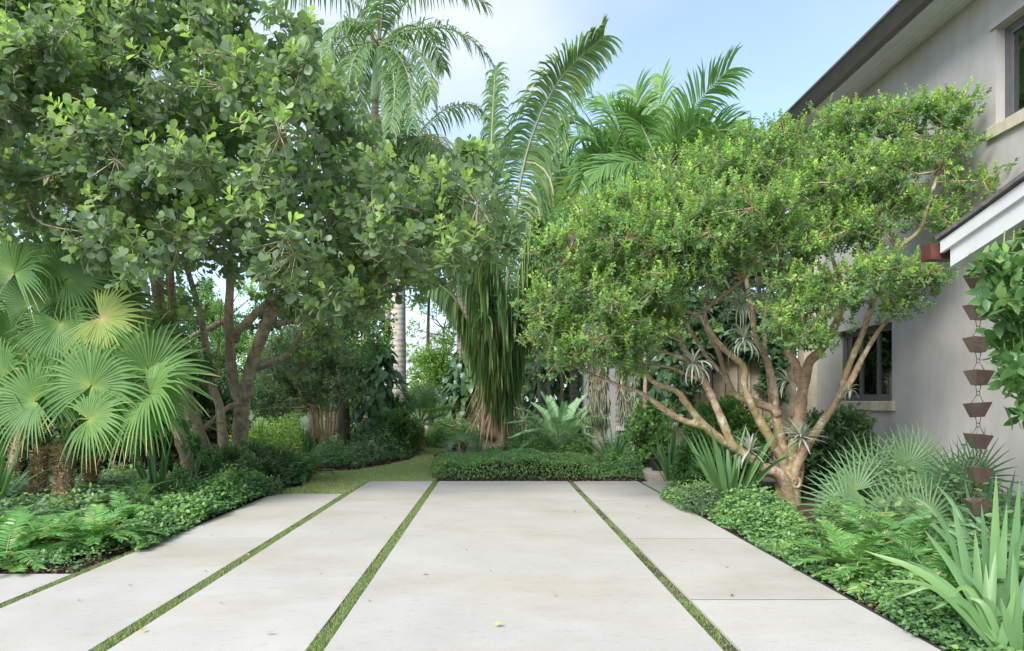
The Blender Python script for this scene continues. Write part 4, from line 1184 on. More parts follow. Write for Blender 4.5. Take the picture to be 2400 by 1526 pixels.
# air plants on its limbs
def air_plant(c, n, L, label, curl=False, w=.016, mat='airplant'):
    t = Thing('air_plant', c, label, 'air plant')
    for i in range(n):
        az = U(0, 6.283); el = U(-35, 85)
        t.part('blade', blade(c, az, el, L * U(.7, 1.15), w * 1.5, U(1.2, 3.2) if curl else U(.3, 1.5), .5 + U(-.3, .3), 9, U(-.5, .5), .2), M[mat])
air_plant(P(1625, 852, 9.5), 46, .42, 'curly silver air plant on the low left limb of the peeling tree', True)
air_plant(P(1735, 712, 9.7), 44, .5, 'big curly silver air plant high in the middle of the peeling tree', True)
air_plant(P(1775, 680, 9.9), 36, .5, 'curly silver air plant just behind the red flowers', True)
air_plant(P(1745, 795, 9.6), 44, .42, 'silver air plant on the central limb just above the wall opening', True)
air_plant(P(1845, 893, 9.95), 26, .34, 'curly grey air plant against the upright right stem', True)
air_plant(P(1878, 1022, 9.9), 46, .38, 'spiky grey green air plant on the right stem above the scar', False, .024)
air_plant(P(1758, 1055, 9.85), 44, .36, 'spiky air plant in the crook of the low left limb', False, .018)
air_plant(P(1655, 728, 9.4), 22, .3, 'small silver air plant at the upper fork of the centre limb', True)
air_plant(P(1990, 915, 9.6), 24, .18, 'little dry air plant in the fork before the lower window', True, .01)
air_plant(P(640, 855, 13.1), 30, .42, 'spiky air plant on the leaning right trunk of the glossy tree', False, .02)
air_plant(P(640, 757, 13.0), 20, .32, 'smaller air plant higher up the leaning right trunk', False, .018)
t = Thing('red_flowers', P(1735, 640, 11.2), 'small cluster of red flowers behind the tree limbs', 'flowers')
g = Geo(); n = 60
pos = P(1738, 640, 11.2) + RNG.normal(0, 1, (n, 3)) * [.12, .05, .07]
place_leaves(g, L_ROUND, pos, RNG.normal(0, 1, (n, 3)), RNG.normal(0, 1, (n, 3)), RNG.uniform(.03, .05, n), RNG.uniform(0, 1, n))
t.part('petals', g, leaf_mat('red_petal', [(0, (.5, .03, .05)), (1, (.7, .1, .12))], .5, .3), kind='stuff')
g = Geo(); tube(g, spline([P(1760, 700, 11.2), P(1745, 670, 11.2), P(1738, 645, 11.2)], 6), .006, 5); t.part('stem', g, M['petiole'])

# ------------------------------------------------------------------ palms
def shag_trunk(t, base, top, r, n, name='trunk'):
    g = Geo(); p = spline([base, (np.asarray(base) + top) / 2 + [U(-.03, .03), 0, 0], top], 8)
    tube(g, p, np.full(8, r * .8), 10, lump=.05)
    tr = t.part(name, g, M['stem_tan'])
    f = RNG.uniform(0, 1, n); az = RNG.uniform(0, 6.283, n)
    c = np.asarray(base) * (1 - f)[:, None] + np.asarray(top) * f[:, None]
    o = np.stack([np.cos(az), np.sin(az), np.zeros(n)], 1)
    pos = c + o * r * .72
    D = o * .8 + np.stack([np.zeros(n), np.zeros(n), RNG.uniform(-.2, 1.1, n)], 1) + RNG.normal(0, .35, (n, 3))
    g = Geo(); place_leaves(g, L_NARROW, pos, D, o + RNG.normal(0, .5, (n, 3)), RNG.uniform(.05, .12, n), RNG.uniform(0, 1, n), .4)
    t.part('fibre', g, M['shag'], tr, kind='stuff')
fans = {}
for key, (bx, by, tx, ty, lab) in dict(
        A=(84, 1172, 98, 1050, 'fan palm with a stout shaggy trunk, leftmost of the trio'),
        B=(150, 1188, 150, 1040, 'fan palm with the front shaggy trunk among the low cycads'),
        C=(216, 1166, 212, 1068, 'fan palm with the slimmer shaggy trunk set behind the others'),
        D=(22, 1135, 90, 800, 'tallest fan palm rising behind the shaggy trio at far left')).items():
    b = GP(bx, by); Y = b[1]
    fans[key] = (Thing('fan_palm', b, lab, 'palm', 'fan palms at the left of the driveway'), P(tx, ty, Y))
    shag_trunk(fans[key][0], b - [0, 0, .03], P(tx, ty, Y), .105 if key != 'C' else .09, 1100)
fl = [('A', 85, 941, 9.2, (-0.1, -1, 0.25), (-0.8, 0, 0.1), 126, 0.42), ('B', 213, 905, 9.0, (0.05, -1, 0.15), (0.3, 0, 0.8), 154, 0.45), ('C', 238, 941, 9.1, (0.15, -1, 0.1), (0.8, 0, 0.2), 118, 0.38), ('B', 207, 984, 8.8, (0.05, -1, 0.6), (0.6, 0, 0.2), 113, 0.5), ('C', 345, 956, 9.3, (0.2, -0.8, 0.7), (0.7, -0.1, -0.4), 111, 0.5), ('C', 350, 876, 9.4, (0.3, -1, 0.1), (0.6, 0, 0.5), 154, 0.42), ('C', 352, 924, 9.2, (-0.4, -0.7, 0.5), (0.8, 0, -0.45), 154, 0.48), ('A', 97, 918, 9.5, (-0.1, -1, 0.0), (0, 0, 1), 136, 0.4), ('D', 141, 756, 9.6, (0.1, -1, 0.1), (0.15, 0, -1), 123, 0.42), ('D', 235, 745, 9.4, (0.1, -1, 0.3), (0.8, 0, -0.35), 119, 0.72), ('D', 157, 655, 9.8, (0.2, -0.8, 0.4), (0.6, 0, 0.6), 132, 0.36), ('D', 35, 641, 9.6, (-0.1, -1, 0.1), (-0.2, 0, 1), 132, 0.42), ('D', 110, 619, 10.0, (0.1, -0.7, 0.6), (0.2, 0.2, 1), 123, 0.5), ('D', 215, 639, 10.4, (0.2, -0.9, 0.3), (0.8, 0.2, 0.5), 123, 0.34), ('D', -40, 714, 9.6, (-0.3, -1, 0.2), (-1, 0, 0.2), 132, 0.4), ('A', 10, 884, 9.4, (-0.3, -1, 0.2), (-1, 0, 0.1), 132, 0.42), ('D', 30, 784, 9.9, (0, -1, 0.1), (-0.5, 0, -0.6), 123, 0.36), ('C', 330, 824, 10.4, (0.3, -1, 0), (0.4, 0.2, 0.9), 123, 0.34), ('D', 180, 694, 10.6, (0.4, -0.8, 0.3), (0.9, 0.3, 0.1), 132, 0.3), ('A', -30, 936, 9.3, (-0.2, -1, 0.3), (-0.9, 0, -0.4), 126, 0.42), ('B', 140, 932, 9.8, (0.1, -0.9, 0.2), (0.1, 0, 1), 123, 0.34), ('C', 270, 924, 10.2, (0.2, -0.9, 0.1), (0.6, 0.2, 0.6), 132, 0.32), ('D', 70, 714, 10.4, (0.0, -0.9, 0.2), (-0.2, 0.3, 1), 132, 0.3), ('C', 300, 932, 10.4, (0.1, -0.8, 0.3), (0.9, 0.3, 0.1), 132, 0.3), ('A', 60, 854, 10.3, (-0.1, -0.9, 0.1), (-0.3, 0.3, 1), 132, 0.3), ('D', 260, 704, 10.6, (0.3, -0.7, 0.4), (1, 0.2, -0.1), 119, 0.34), ('D', 70, 834, 9.8, (0, -1, -0.1), (0, 0, -1), 114, 0.5)]
for key, x, y, Y, n, m, R, tint in fl:
    t, root = fans[key]
    add_fan(t, P(x, y, Y), n, m, R * Y / F, root, M['fan'], .014, nseg=44, span=U(255, 310), tint=tint, droop=U(.2, .55), cone=U(.1, .42), dead=.06 + .10 if tint < .6 else .6)

def palm(name, base, crown, r, label, trunk, fronds, leafmat, shaft=None, lean=0, group=None, bulge=0.0, **kw):
    t = Thing(name, base, label, 'palm', group)
    base = np.asarray(base, float); crown = np.asarray(crown, float)
    p = spline([base, base * .65 + crown * .35 + [lean, 0, 0], base * .25 + crown * .75 + [lean * .6, 0, 0], crown], 30)
    f = np.linspace(0, 1, 30)
    g = Geo(); tube(g, p, r * (1.12 - .32 * f + bulge * np.exp(-((f - .45) / .2) ** 2)) + r * .35 * np.exp(-f * 40), 16)
    t.part('trunk', g, M[trunk])
    if shaft:
        g = Geo(); d = nrm(crown - p[-3]); q = np.array([crown - d * .05 + d * s * shaft for s in np.linspace(0, 1, 9)])
        tube(g, q, r * np.array([1.0, 1.18, 1.2, 1.12, 1.05, 1.0, .95, .85, .6]), 14); t.part('crownshaft', g, M['crownshaft'])
    for fr in fronds:
        pts, opt = fr if isinstance(fr, tuple) else (fr, {})
        add_frond(t, pts, M[leafmat], M['rachis'], **{**kw, **opt})
    return t
def FR(px, Y0, Y1): return PP(px, Y0, Y1)
def radial(crown, n, L, el=(-30, 75), arch=1.2, seed=0):
    out = []
    for i in range(n):
        az = i * 2.399 + seed; e = math.radians(el[1] - (el[1] - el[0]) * (i + .5) / n)
        h = np.array([math.cos(az), math.sin(az), 0]); c = np.asarray(crown, float).copy(); pts = [c.copy()]
        for j in range(6):
            c = c + (h * math.cos(e) + np.array([0, 0, 1]) * math.sin(e)) * L * U(.9, 1.1) / 6; pts.append(c.copy()); e -= arch / 6 * (.5 + j * .25)
        out.append(pts)
    return out
Yr = 23.0
cr = P(890, 112, Yr)
fr = [FR([(893, 105), (950, 72), (1040, 66), (1110, 98), (1168, 165)], Yr, Yr - 1), FR([(893, 98), (930, 30), (990, -25), (1070, -30), (1140, 10)], Yr, Yr + 1),
      FR([(885, 98), (855, 40), (800, -20), (720, -30), (660, 0), (622, 40)], Yr, Yr + 1), FR([(884, 100), (850, 60), (805, 50), (775, 90), (762, 160)], Yr, Yr - 1.5),
      FR([(882, 106), (850, 110), (825, 150), (815, 230)], Yr, Yr - 2), FR([(897, 106), (930, 125), (960, 190), (968, 290)], Yr, Yr - 2), FR([(888, 95), (880, 20), (850, -70), (800, -130)], Yr, Yr - 1),
      FR([(890, 95), (902, 0), (930, -90), (990, -140)], Yr, Yr - 2), FR([(893, 100), (960, 60), (1010, 90), (1040, 160)], Yr, Yr + 3), FR([(884, 100), (840, 70), (790, 110), (770, 190)], Yr, Yr + 3),
      FR([(890, 100), (900, 110), (930, 170), (935, 260)], Yr, Yr + 3), FR([(895, 102), (940, 95), (990, 140), (1010, 230)], Yr, Yr - 2), FR([(884, 102), (860, 110), (845, 180), (850, 270)], Yr, Yr + 2), FR([(890, 104), (915, 130), (925, 220), (915, 310)], Yr, Yr - 2)]
palm('royal_palm', GP(858, 1044) * [1, 1, 0], P(880, 235, Yr), .15, 'tall palm with a pale green crownshaft above the glossy tree', 'trunk_brown', fr, 'royal', shaft=1.75, lean=-.1,
     n=70, leaf=1.05, width=.055, droop=1.1, fwd=.35, vee=.35, tint=.4, start=.12, r0=.045, tipdead=.05, plumose=.25)
Yr = 27.0
fr = [FR([(942, 395), (985, 310), (1045, 255), (1105, 245), (1146, 272)], Yr, Yr - 1), FR([(938, 395), (900, 310), (850, 280), (815, 310), (800, 380)], Yr, Yr), FR([(938, 390), (915, 300), (900, 230), (910, 180)], Yr, Yr + 1),
      FR([(942, 392), (960, 300), (980, 230), (1010, 200)], Yr, Yr + 1), FR([(945, 395), (1000, 350), (1050, 350), (1085, 400)], Yr, Yr - 2), FR([(945, 397), (990, 390), (1020, 430), (1030, 500)], Yr, Yr - 2),
      (FR([(945, 392), (1000, 320), (1030, 330), (1040, 390)], Yr, Yr - 3), dict(tint=.8, yellow=.9)), FR([(935, 397), (880, 380), (850, 430), (840, 500)], Yr, Yr - 1), FR([(940, 392), (930, 310), (945, 250)], Yr, Yr - 3), FR([(940, 395), (965, 330), (985, 330), (1000, 420)], Yr, Yr - 3)] + radial(P(940, 398, Yr), 12, 3.6, (-40, 60), 1.5, 2)
palm('royal_palm', np.array([P(945, 940, Yr)[0], Yr, 0]), P(941, 400, Yr), .13, 'palm with drooping feather fronds and one yellowing frond below the tallest palm', 'trunk_brown', fr, 'royal', n=64, leaf=1.2, width=.06, droop=1.3, fwd=.35, vee=.3, tint=.4, start=.12, r0=.04, tipdead=.1, plumose=.25, yellow=.05)
for x, Y, r, top, lab in ((931, 25.5, .29, 520, 'thick pale ringed palm trunk seen below the glossy canopy'), (906, 33, .17, 500, 'slim whitish palm trunk just behind the thick pale one'), (870, 36, .14, 520, 'narrow grey palm trunk between the vine column and the pale ones')):
    b = np.array([P(x, 940, Y)[0], Y, 0]); c = P(x + 3, top, Y)
    palm('royal_palm', b, c, r, lab, 'trunk_royal', radial(c, 12, 3.2, seed=x), 'royal', n=44, leaf=.9, width=.06, droop=1.1, fwd=.35, vee=.3, tint=.45, start=.12, r0=.04, plumose=.2)

# old palm in the centre with huge hanging fronds
Yp = 19.5
ap = Thing('giant_feather_palm', np.array([.08, Yp, 0]), 'giant palm with fibrous trunk and very long hanging feather fronds behind the hedge', 'palm')
g = Geo(); tube(g, spline([(.1, Yp, -.05), (.09, Yp, .6), (.07, Yp, 1.3), (.05, Yp, 2.2)], 12), [.46, .42, .42, .43, .44, .45, .46, .45, .42, .38, .33, .25], 16, lump=.03); ap.part('trunk', g, M['trunk_attalea'])
for i in range(9):
    az = i * .7 + .2; b0 = np.array([.08 + .36 * math.cos(az), Yp + .36 * math.sin(az), U(.0, .5)])
    g = Geo(); tube(g, spline([b0, b0 + [0.03 * math.cos(az), 0.03 * math.sin(az), .8], np.array([.07 + .2 * math.cos(az), Yp + .2 * math.sin(az), 2.3 + U(0, .5)])], 10), np.linspace(.13, .07, 10), 8, lump=.04); ap.part('leaf_base', g, M['trunk_attalea'])
big = dict(n=140, leaf=1.65, width=.068, droop=2.3, fwd=.15, vee=.0, tint=.27, start=.12, r0=.075, taper=(1.0, 1.05, .6), rows=6, tipdead=.08, plumose=.14, yellow=.03, jitter=.1)
A_ = [
    (FR([(1165, 960), (1178, 780), (1202, 540), (1240, 340), (1310, 190), (1415, 85)], Yp, Yp - 1.5), dict(n=270, leaf=1.55, tint=.38, width=.05, droop=2.7, droop_tip=.75, fwd=.3, taper=(1.05, 1.0, .42), tipdead=.08, jitter=.07, plumose=.1, roll=62)),
    (FR([(1158, 960), (1150, 760), (1148, 520), (1152, 330), (1160, 170)], Yp + .3, Yp + 1.5), dict(leaf=1.0, n=170, droop=1.0, tint=.28, fwd=1.0)),
    (FR([(1160, 960), (1145, 850), (1118, 700), (1085, 570), (1030, 470)], Yp, Yp - 1.0), dict(tint=.34, leaf=1.5)),
    (FR([(1162, 960), (1155, 840), (1140, 700), (1120, 560), (1090, 430)], Yp, Yp - 1.6), dict(tint=.36)),
    (FR([(1175, 960), (1192, 840), (1215, 700), (1245, 580), (1300, 490)], Yp, Yp - .8), dict(tint=.34, leaf=1.5)),
    (FR([(1170, 960), (1180, 850), (1198, 720), (1225, 600), (1250, 520)], Yp, Yp - 1.8), dict(tint=.34, leaf=1.5)),
    (FR([(1165, 960), (1168, 850), (1170, 740), (1165, 640), (1150, 570)], Yp, Yp - 2.4), dict(tint=.33, leaf=1.4)),
    (FR([(1158, 960), (1135, 870), (1100, 770), (1065, 700), (1020, 660)], Yp, Yp - .6), dict(tint=.36, leaf=1.0, yellow=.04)),
    (FR([(1172, 960), (1200, 870), (1230, 780), (1255, 720), (1285, 690)], Yp, Yp - .6), dict(tint=.34, leaf=1.0, yellow=.04)),
    (FR([(1168, 950), (1200, 760), (1235, 600), (1280, 470), (1340, 380)], Yp + .5, Yp + 2.5), dict(leaf=1.4, tint=.26)),
    (FR([(1160, 950), (1135, 760), (1110, 600), (1085, 480), (1050, 400)], Yp + .5, Yp + 2.5), dict(leaf=1.4, tint=.26)),
    (FR([(1165, 960), (1160, 880), (1152, 800), (1140, 740)], Yp, Yp - 1.4), dict(leaf=1.1, n=110, tint=.42, yellow=.1, tipdead=.4)),
    (FR([(1168, 960), (1178, 880), (1188, 800), (1204, 750)], Yp, Yp - 1.4), dict(leaf=1.1, n=110, tint=.42, yellow=.1, tipdead=.4)),
]
for k, (pts, o) in enumerate(A_): add_frond(ap, pts, M['attalea'], M['rachis'], **{**big, 'roll': (62, 50, 45, 60, -45, -60, 70, 30, -30, 50, -50, 60, -60)[k], **o})
for i in range(70):
    az = U(math.pi * .95, 2.05 * math.pi); r0 = U(.4, .62)
    b0 = np.array([.08 + r0 * math.cos(az), Yp + r0 * math.sin(az), U(1.0, 2.1)])
    ap.part('dead_leaflet', blade(b0, az + U(-.4, .4), U(-88, -55), U(.6, 1.5), .045, U(.1, .5), U(.2, .9), 7), M['dead'])

# broad-leaflet palms at the upper right
def areca(base_x, Y, crown_px, frs, label, **kw):
    c = P(*crown_px, Y)
    return palm('solitaire_palm', np.array([c[0] + base_x, Y, 0]), c, .12, label, 'trunk_brown', list(frs) + radial(c + [0, 0, .5], 9, 2.5, (-25, 60), 1.3, Y), 'areca', shaft=.8, **{**dict(n=46, leaf=1.0, width=.062, droop=.5, fwd=.8, vee=.35, tint=.4, start=.2, r0=.035, taper=(.8, 1, .8), rows=5, plumose=.08, roll=45), **kw})
Y5 = 19
areca(.2, Y5, (1556, 450), [FR([(1560, 400), (1585, 320), (1640, 235), (1705, 165)], Y5, Y5 - 1), (FR([(1556, 400), (1548, 320), (1545, 250), (1552, 180)], Y5, Y5 + 1), dict(tint=.62)), FR([(1562, 405), (1620, 340), (1690, 305), (1750, 320)], Y5, Y5 - .5),
      FR([(1552, 400), (1520, 330), (1495, 270), (1490, 215)], Y5, Y5 + .5), FR([(1552, 405), (1500, 380), (1450, 400), (1420, 450)], Y5, Y5 - 1), FR([(1558, 405), (1590, 360), (1620, 370), (1650, 430)], Y5, Y5 - 2), FR([(1556, 400), (1570, 330), (1590, 300)], Y5, Y5 + 3)],
      'broad leaflet palm whose upright fronds stand highest beside the roof')
Y6 = 20.5
areca(.1, Y6, (1440, 450), [FR([(1442, 410), (1455, 330), (1440, 260), (1395, 235)], Y6, Y6 + 1), FR([(1438, 410), (1400, 340), (1360, 320), (1330, 345)], Y6, Y6), FR([(1446, 405), (1480, 340), (1520, 310), (1560, 320)], Y6, Y6 - 1), FR([(1440, 405), (1445, 340), (1470, 290), (1500, 270)], Y6, Y6 - 1.5),
      (FR([(1436, 415), (1390, 410), (1350, 450), (1325, 520)], Y6, Y6 - 1.5), dict(tint=.75, dead=.35)), (FR([(1444, 412), (1460, 420), (1475, 470), (1480, 540)], Y6, Y6 - 2), dict(tint=.6)), FR([(1436, 410), (1410, 380), (1380, 390), (1360, 430)], Y6, Y6 - 2.5)],
      'lower broad leaflet palm with some browned fronds beside the giant frond', n=50, width=.06)
Y7 = 22
areca(0, Y7, (1345, 480), [FR([(1345, 450), (1320, 380), (1300, 330), (1310, 290)], Y7, Y7), FR([(1348, 450), (1380, 380), (1420, 350), (1460, 360)], Y7, Y7 - 1), FR([(1342, 450), (1300, 430), (1280, 470), (1275, 540)], Y7, Y7 - 1), FR([(1348, 450), (1390, 430), (1410, 480), (1415, 560)], Y7, Y7 - 1.5), FR([(1345, 450), (1350, 400), (1360, 360)], Y7, Y7 + 2)],
      'dark broad leaflet palm half hidden between giant frond and peeling tree', n=50, width=.06, tint=.25)
# ------------------------------------------------------------------ cycad, hedge and middle bed
cy = Thing('blue_cycad', GP(1312, 1078), 'large cycad with a rosette of stiff blue green fronds behind the hedge', 'cycad')
c0 = GP(1312, 1078); Yc = c0[1]
cyf = [((1205, 1000), -.3), ((1222, 968), 0), ((1235, 985), -.6), ((1275, 938), .2), ((1320, 958), -.2), ((1372, 935), .2), ((1410, 962), .1), ((1412, 985), -.4), ((1400, 1005), .3), ((1215, 1030), -.5), ((1245, 1020), -.9), ((1300, 990), -.9), ((1345, 990), -.8), ((1375, 1010), -.8), ((1395, 1040), -.4), ((1225, 1060), -.3), ((1290, 945), .6), ((1350, 950), .8), ((1260, 960), .7), ((1400, 955), .7)]
for (tx, ty), dy in cyf:
    tip = P(1312 + (tx - 1312) * 1.15, 1078 + (ty - 1078) * 1.1, Yc + dy * 1.2)
    b = c0 + np.array([0, 0, .12])
    mid = b * .45 + tip * .55 + np.array([0, 0, .22 + .1 * abs(tip[0] - b[0])])
    add_frond(cy, [b, b * .72 + mid * .28 + [0, 0, .05], mid, tip], M['cycad'], M['rachis'], n=58, leaf=.25, width=.045, droop=.05, fwd=.45, vee=.35, tint=.5 + U(-.15, .15), start=.12, taper=(.7, 1, .5), rows=3, r0=.018, jitter=.03)
g = Geo(); tube(g, np.array([c0 - [0, 0, .05], c0 + [0, 0, .2]]), [.18, .14], 10, lump=.1); cy.part('caudex', g, M['bark_dark'])

hb = GP(1200, 1118)
h_pts = [GP(1018, 1124), GP(1395, 1124), GP(1400, 1106), GP(1382, 1092), GP(1210, 1090), GP(1040, 1088), GP(1014, 1100)]
hed = Thing('clipped_hedge', (.4, 14.0, 0), 'low clipped bright green hedge along the far edge of the slabs', 'hedge')
pg = np.array(h_pts)[:, :2]
n = 30000
x = RNG.uniform(pg[:, 0].min(), pg[:, 0].max(), n); y = RNG.uniform(12.9, 15.6, n)
k = in_poly_np([tuple(p) for p in pg], x, y); x, y = x[k], y[k]
d = np.full(len(x), 9.0)
for i in range(len(pg)):
    a, b = pg[i], pg[(i + 1) % len(pg)]; ab = b - a; tt = np.clip(((x - a[0]) * ab[0] + (y - a[1]) * ab[1]) / (ab @ ab), 0, 1)
    d = np.minimum(d, np.hypot(x - a[0] - tt * ab[0], y - a[1] - tt * ab[1]))
top = .34 + .045 * np.sin(x * 2.7) + .03 * np.sin(x * 7 + y * 3) + .02 * np.sin(x * 15 + 1)
hh = top * np.clip(d / .14, .55, 1) ** .5
z = np.where(d < .22, RNG.uniform(.02, 1, len(x)), 1 - .25 * RNG.uniform(0, 1, len(x)) ** 2) * hh
pos = np.stack([x + RNG.normal(0, .02, len(x)), y - .05 * RNG.uniform(0, 1, len(x)), z], 1)
Sh = dict(pos=pos, D=RNG.normal(0, 1, (len(x), 3)) + [0, -.3, .4], N=RNG.normal(0, .6, (len(x), 3)) + [0, -.5, 1.0], L=.042 * RNG.uniform(.6, 1.25, len(x)), T=np.clip(RNG.normal(.35, .2, len(x)) + .25 * (RNG.uniform(0, 1, len(x)) < .1), 0, 1))
g = Geo(); rest_leaves(g, Sh, [L_ROUND, L_SMALL]); hed.part('foliage', g, M['hedge'], kind='stuff')
g = Geo(); A = pos[::9].copy(); B = A.copy(); A[:, 2] = -.03; A[:, :2] += RNG.normal(0, .04, (len(A), 2)); rods(g, A, B, .004, .002); hed.part('stems', g, M['bark_dark'])

strap_plant('strap_leaf_plant', GP(1222, 1068), 38, 1.15, .05, 'dark upright strap leaf clump at the foot of the giant palm', (60, 88), (.1, .7), tint=.22)
strap_plant('strap_leaf_plant', GP(1118, 1068), 22, .9, .045, 'dark strap leaf clump behind the little fan palm by the hedge', (55, 88), (.1, .8), tint=.22)
strap_plant('strap_leaf_plant', GP(1440, 1096), 44, 1.25, .05, 'loose strap leaf clump at the right end of the hedge', (35, 86), (.3, 1.6), tint=.35)
strap_plant('strap_leaf_plant', GP(1500, 1098), 26, 1.0, .045, 'pale arching strap leaves spilling between hedge and stone step', (20, 80), (.5, 2.0), tint=.42)
strap_plant('strap_leaf_plant', GP(1572, 1128), 34, 1.15, .055, 'upright sword leaf clump beside the cream pillar', (58, 88), (.1, .7), tint=.4)
strap_plant('strap_leaf_plant', GP(1180, 1082), 22, .5, .03, 'small arching light green strap tuft peeking over the hedge', (25, 80), (.8, 2.2), tint=.5)
strap_plant('strap_leaf_plant', GP(1712, 1186), 34, 1.25, .085, 'broad ribbed sword leaf clump left of the peeling trunk', (52, 86), (.1, .8), tint=.4)
strap_plant('strap_leaf_plant', GP(372, 1168), 26, 1.1, .06, 'upright strap leaf clump below the right fan fronds', (65, 89), (.1, .5), tint=.33)
strap_plant('strap_leaf_plant', GP(715, 1078), 22, .9, .06, 'stiff strap leaf clump in front of the vine column', (50, 86), (.1, .6), tint=.2)
strap_plant('strap_leaf_plant', GP(608, 1060), 20, 1.2, .07, 'sunlit upright strap leaves behind the grey trunks', (70, 89), (.1, .4), tint=.55)
strap_plant('strap_leaf_plant', GP(-10, 1180), 26, 1.3, .06, 'long thin strap leaves at the far left under the fan palms', (40, 86), (.2, 1.2), tint=.4)
strap_plant('strap_leaf_plant', GP(1380, 1060), 26, 1.0, .05, 'dim strap leaf clump behind the blue cycad', (50, 86), (.2, 1.2), tint=.3)

# little fan palms in the middle distance
t = Thing('small_fan_palm', GP(1078, 1084), 'small fan palm with a few fronds at the left end of the hedge', 'palm')
g = Geo(); b = GP(1078, 1084); tube(g, spline([b, P(1077, 1050, b[1]), P(1075, 1035, b[1])], 6), .03, 7); t.part('trunk', g, M['stem_tan'])
Yq = b[1]
for x, y, n, m, R in ((1060, 1045, (-.2, -.8, .5), (-.7, 0, .5), 48), (1080, 1030, (0, -1, .3), (.1, 0, 1), 52), (1100, 1040, (.2, -.8, .6), (.9, 0, .3), 50), (1050, 1080, (-.1, -.7, .7), (-.8, 0, -.3), 46), (1095, 1062, (.1, -.6, .8), (.8, -.2, -.4), 44), (1068, 1070, (0, -.6, .8), (-.3, -.3, -.6), 42)):
    add_fan(t, P(x, y, Yq + U(-.4, .2)), n, m, .8 * R * Yq / F, P(1077, 1058, Yq), M['palmetto'], .008, nseg=20, span=250, tint=.45, split=.22)
t = Thing('small_fan_palm', GP(985, 1058) , 'mid height fan palm with arching petioles beyond the lawn bend', 'palm')
b = GP(985, 1058); shag_trunk(t, b, b + [0, 0, .75], .13, 250)
auto_fan_palm(t, b + [0, 0, .8], 17, .62, M['palmetto'], .85, .012, (-5, 80), .4, 24, split=.28)
t = Thing('small_fan_palm', GP(905, 1052), 'shadowed fan palm half hidden beyond the vine column', 'palm')
b = GP(905, 1048); shag_trunk(t, b, b + [0, 0, .6], .12, 150); auto_fan_palm(t, b + [0, 0, .7], 10, .55, M['palmetto'], .8, .012, (-5, 80), .25, 22, split=.28)

# ------------------------------------------------------------------ left bed
coontie(GP(100, 1285), 34, .72, 'largest low cycad in front of the shaggy trunks', .5, brown=.1, el=(12, 58))
coontie(GP(10, 1318), 26, .72, 'low cycad at the left frame edge by the short slab', .48, brown=.12, el=(12, 58))
coontie(GP(215, 1285), 28, .62, 'low cycad with browned tips nearest the groundcover', .5, brown=.22)
coontie(GP(10, 1255), 22, .7, 'low cycad behind the others at far left', .4, brown=.05, el=(12, 58))
coontie(GP(190, 1250), 20, .55, 'low cycad just below the slim shaggy trunk', .4, brown=.05, el=(12, 58))
coontie(GP(290, 1235), 20, .55, 'darker low cycad between groundcover and fan palms', .35, brown=.04)
cover('groundcover', [(325, 1300), (445, 1240), (560, 1190), (568, 1165), (500, 1155), (420, 1175), (330, 1225), (290, 1270)], label='dense small leaf groundcover spilling onto the left slabs', h=.26, n=11000, leaf=.062, shapes=(L_SMALL, L_ROUND))
cover('groundcover', [(560, 1192), (640, 1156), (640, 1140), (560, 1135), (470, 1150), (500, 1165)], label='thinner leafy groundcover at the far left slab corner', h=.22, n=5000, leaf=.06)
cover('groundcover', [(-80, 1240), (300, 1230), (420, 1160), (470, 1130), (300, 1120), (-120, 1150)], label='dark undergrowth in the left bed behind the low cycads', h=.16, n=9000, leaf=.09, mat='darkshrub', shapes=(L_NARROW, L_SMALL))
coontie(GP(330, 1185), 16, .6, 'fine leaved ferny cycad behind the left groundcover', .35, leaf=.10, pairs=24, width=.012, brown=.0)
coontie(GP(540, 1140), 14, .55, 'fern like cycad in front of the dark shrubs', .4, leaf=.10, pairs=22, width=.014, brown=.0)
def shrub_at(px0, px1, ptop, pbase, label, mat, n=14, leaf=.06, ntw=34, r=.2, depth=.8, **kw):
    b = GP((px0 + px1) / 2, pbase); Y = b[1]
    wx = (px1 - px0) / 2 * Y / F; hz = P(0, ptop, Y)[2]
    C = ell_clumps([b[0], Y + depth * .3, hz * .5], [wx, depth, hz * .52], n, .85); C[:, 2] = np.clip(C[:, 2], .1, None)
    return shrub(kw.pop('name', 'leafy_shrub'), C, np.full(n, r), b, label, mat, leaf, ntw, **kw)
shrub_at(470, 560, 1050, 1132, 'dark green shrub at the foot of the grey trunks', 'darkshrub', 20, .085, 34, .26, shapes=(L_NARROW,), nleaf=10)
shrub_at(540, 650, 1048, 1140, 'dark shrub in the middle of the row beside the lawn', 'darkshrub', 24, .085, 34, .26, shapes=(L_NARROW,), nleaf=10)
shrub_at(620, 715, 1060, 1135, 'bluish dark shrub nearest the lawn', 'darkshrub', 20, .075, 36, .24, shapes=(L_NARROW,), nleaf=10)
coontie(GP(705, 1128), 34, 1.05, 'feathery dark cycad arching over the lawn edge', .2, leaf=.12, pairs=30, width=.013, brown=.0, el=(25, 80))
for px, py, h in ((440, 1165, 1.15), (470, 1160, .9), (505, 1150, .55), (425, 1180, .5)):
    b = GP(px, py); C = np.array([b + [U(-.06, .06), U(-.06, .06), h * f] for f in (.72, .85, 1.0)])
    shrub('leafy_sapling', C, .10, b, {440: 'thin sapling with a tuft of leaves, tallest in the left groundcover', 470: 'second thin sapling beside the tallest one in the groundcover', 505: 'short leafy sapling left of the dark shrubs', 425: 'shortest sapling at the near side of the groundcover'}[px], 'cover', .11, 6, 8, .08, shapes=(L_NARROW,), cat='sapling', stem='petiole', sr=.008)
shrub_at(600, 655, 1115, 1160, 'small light green weed by the slab corner', 'cover', 8, .06, 10, .12, depth=.3, nleaf=6)
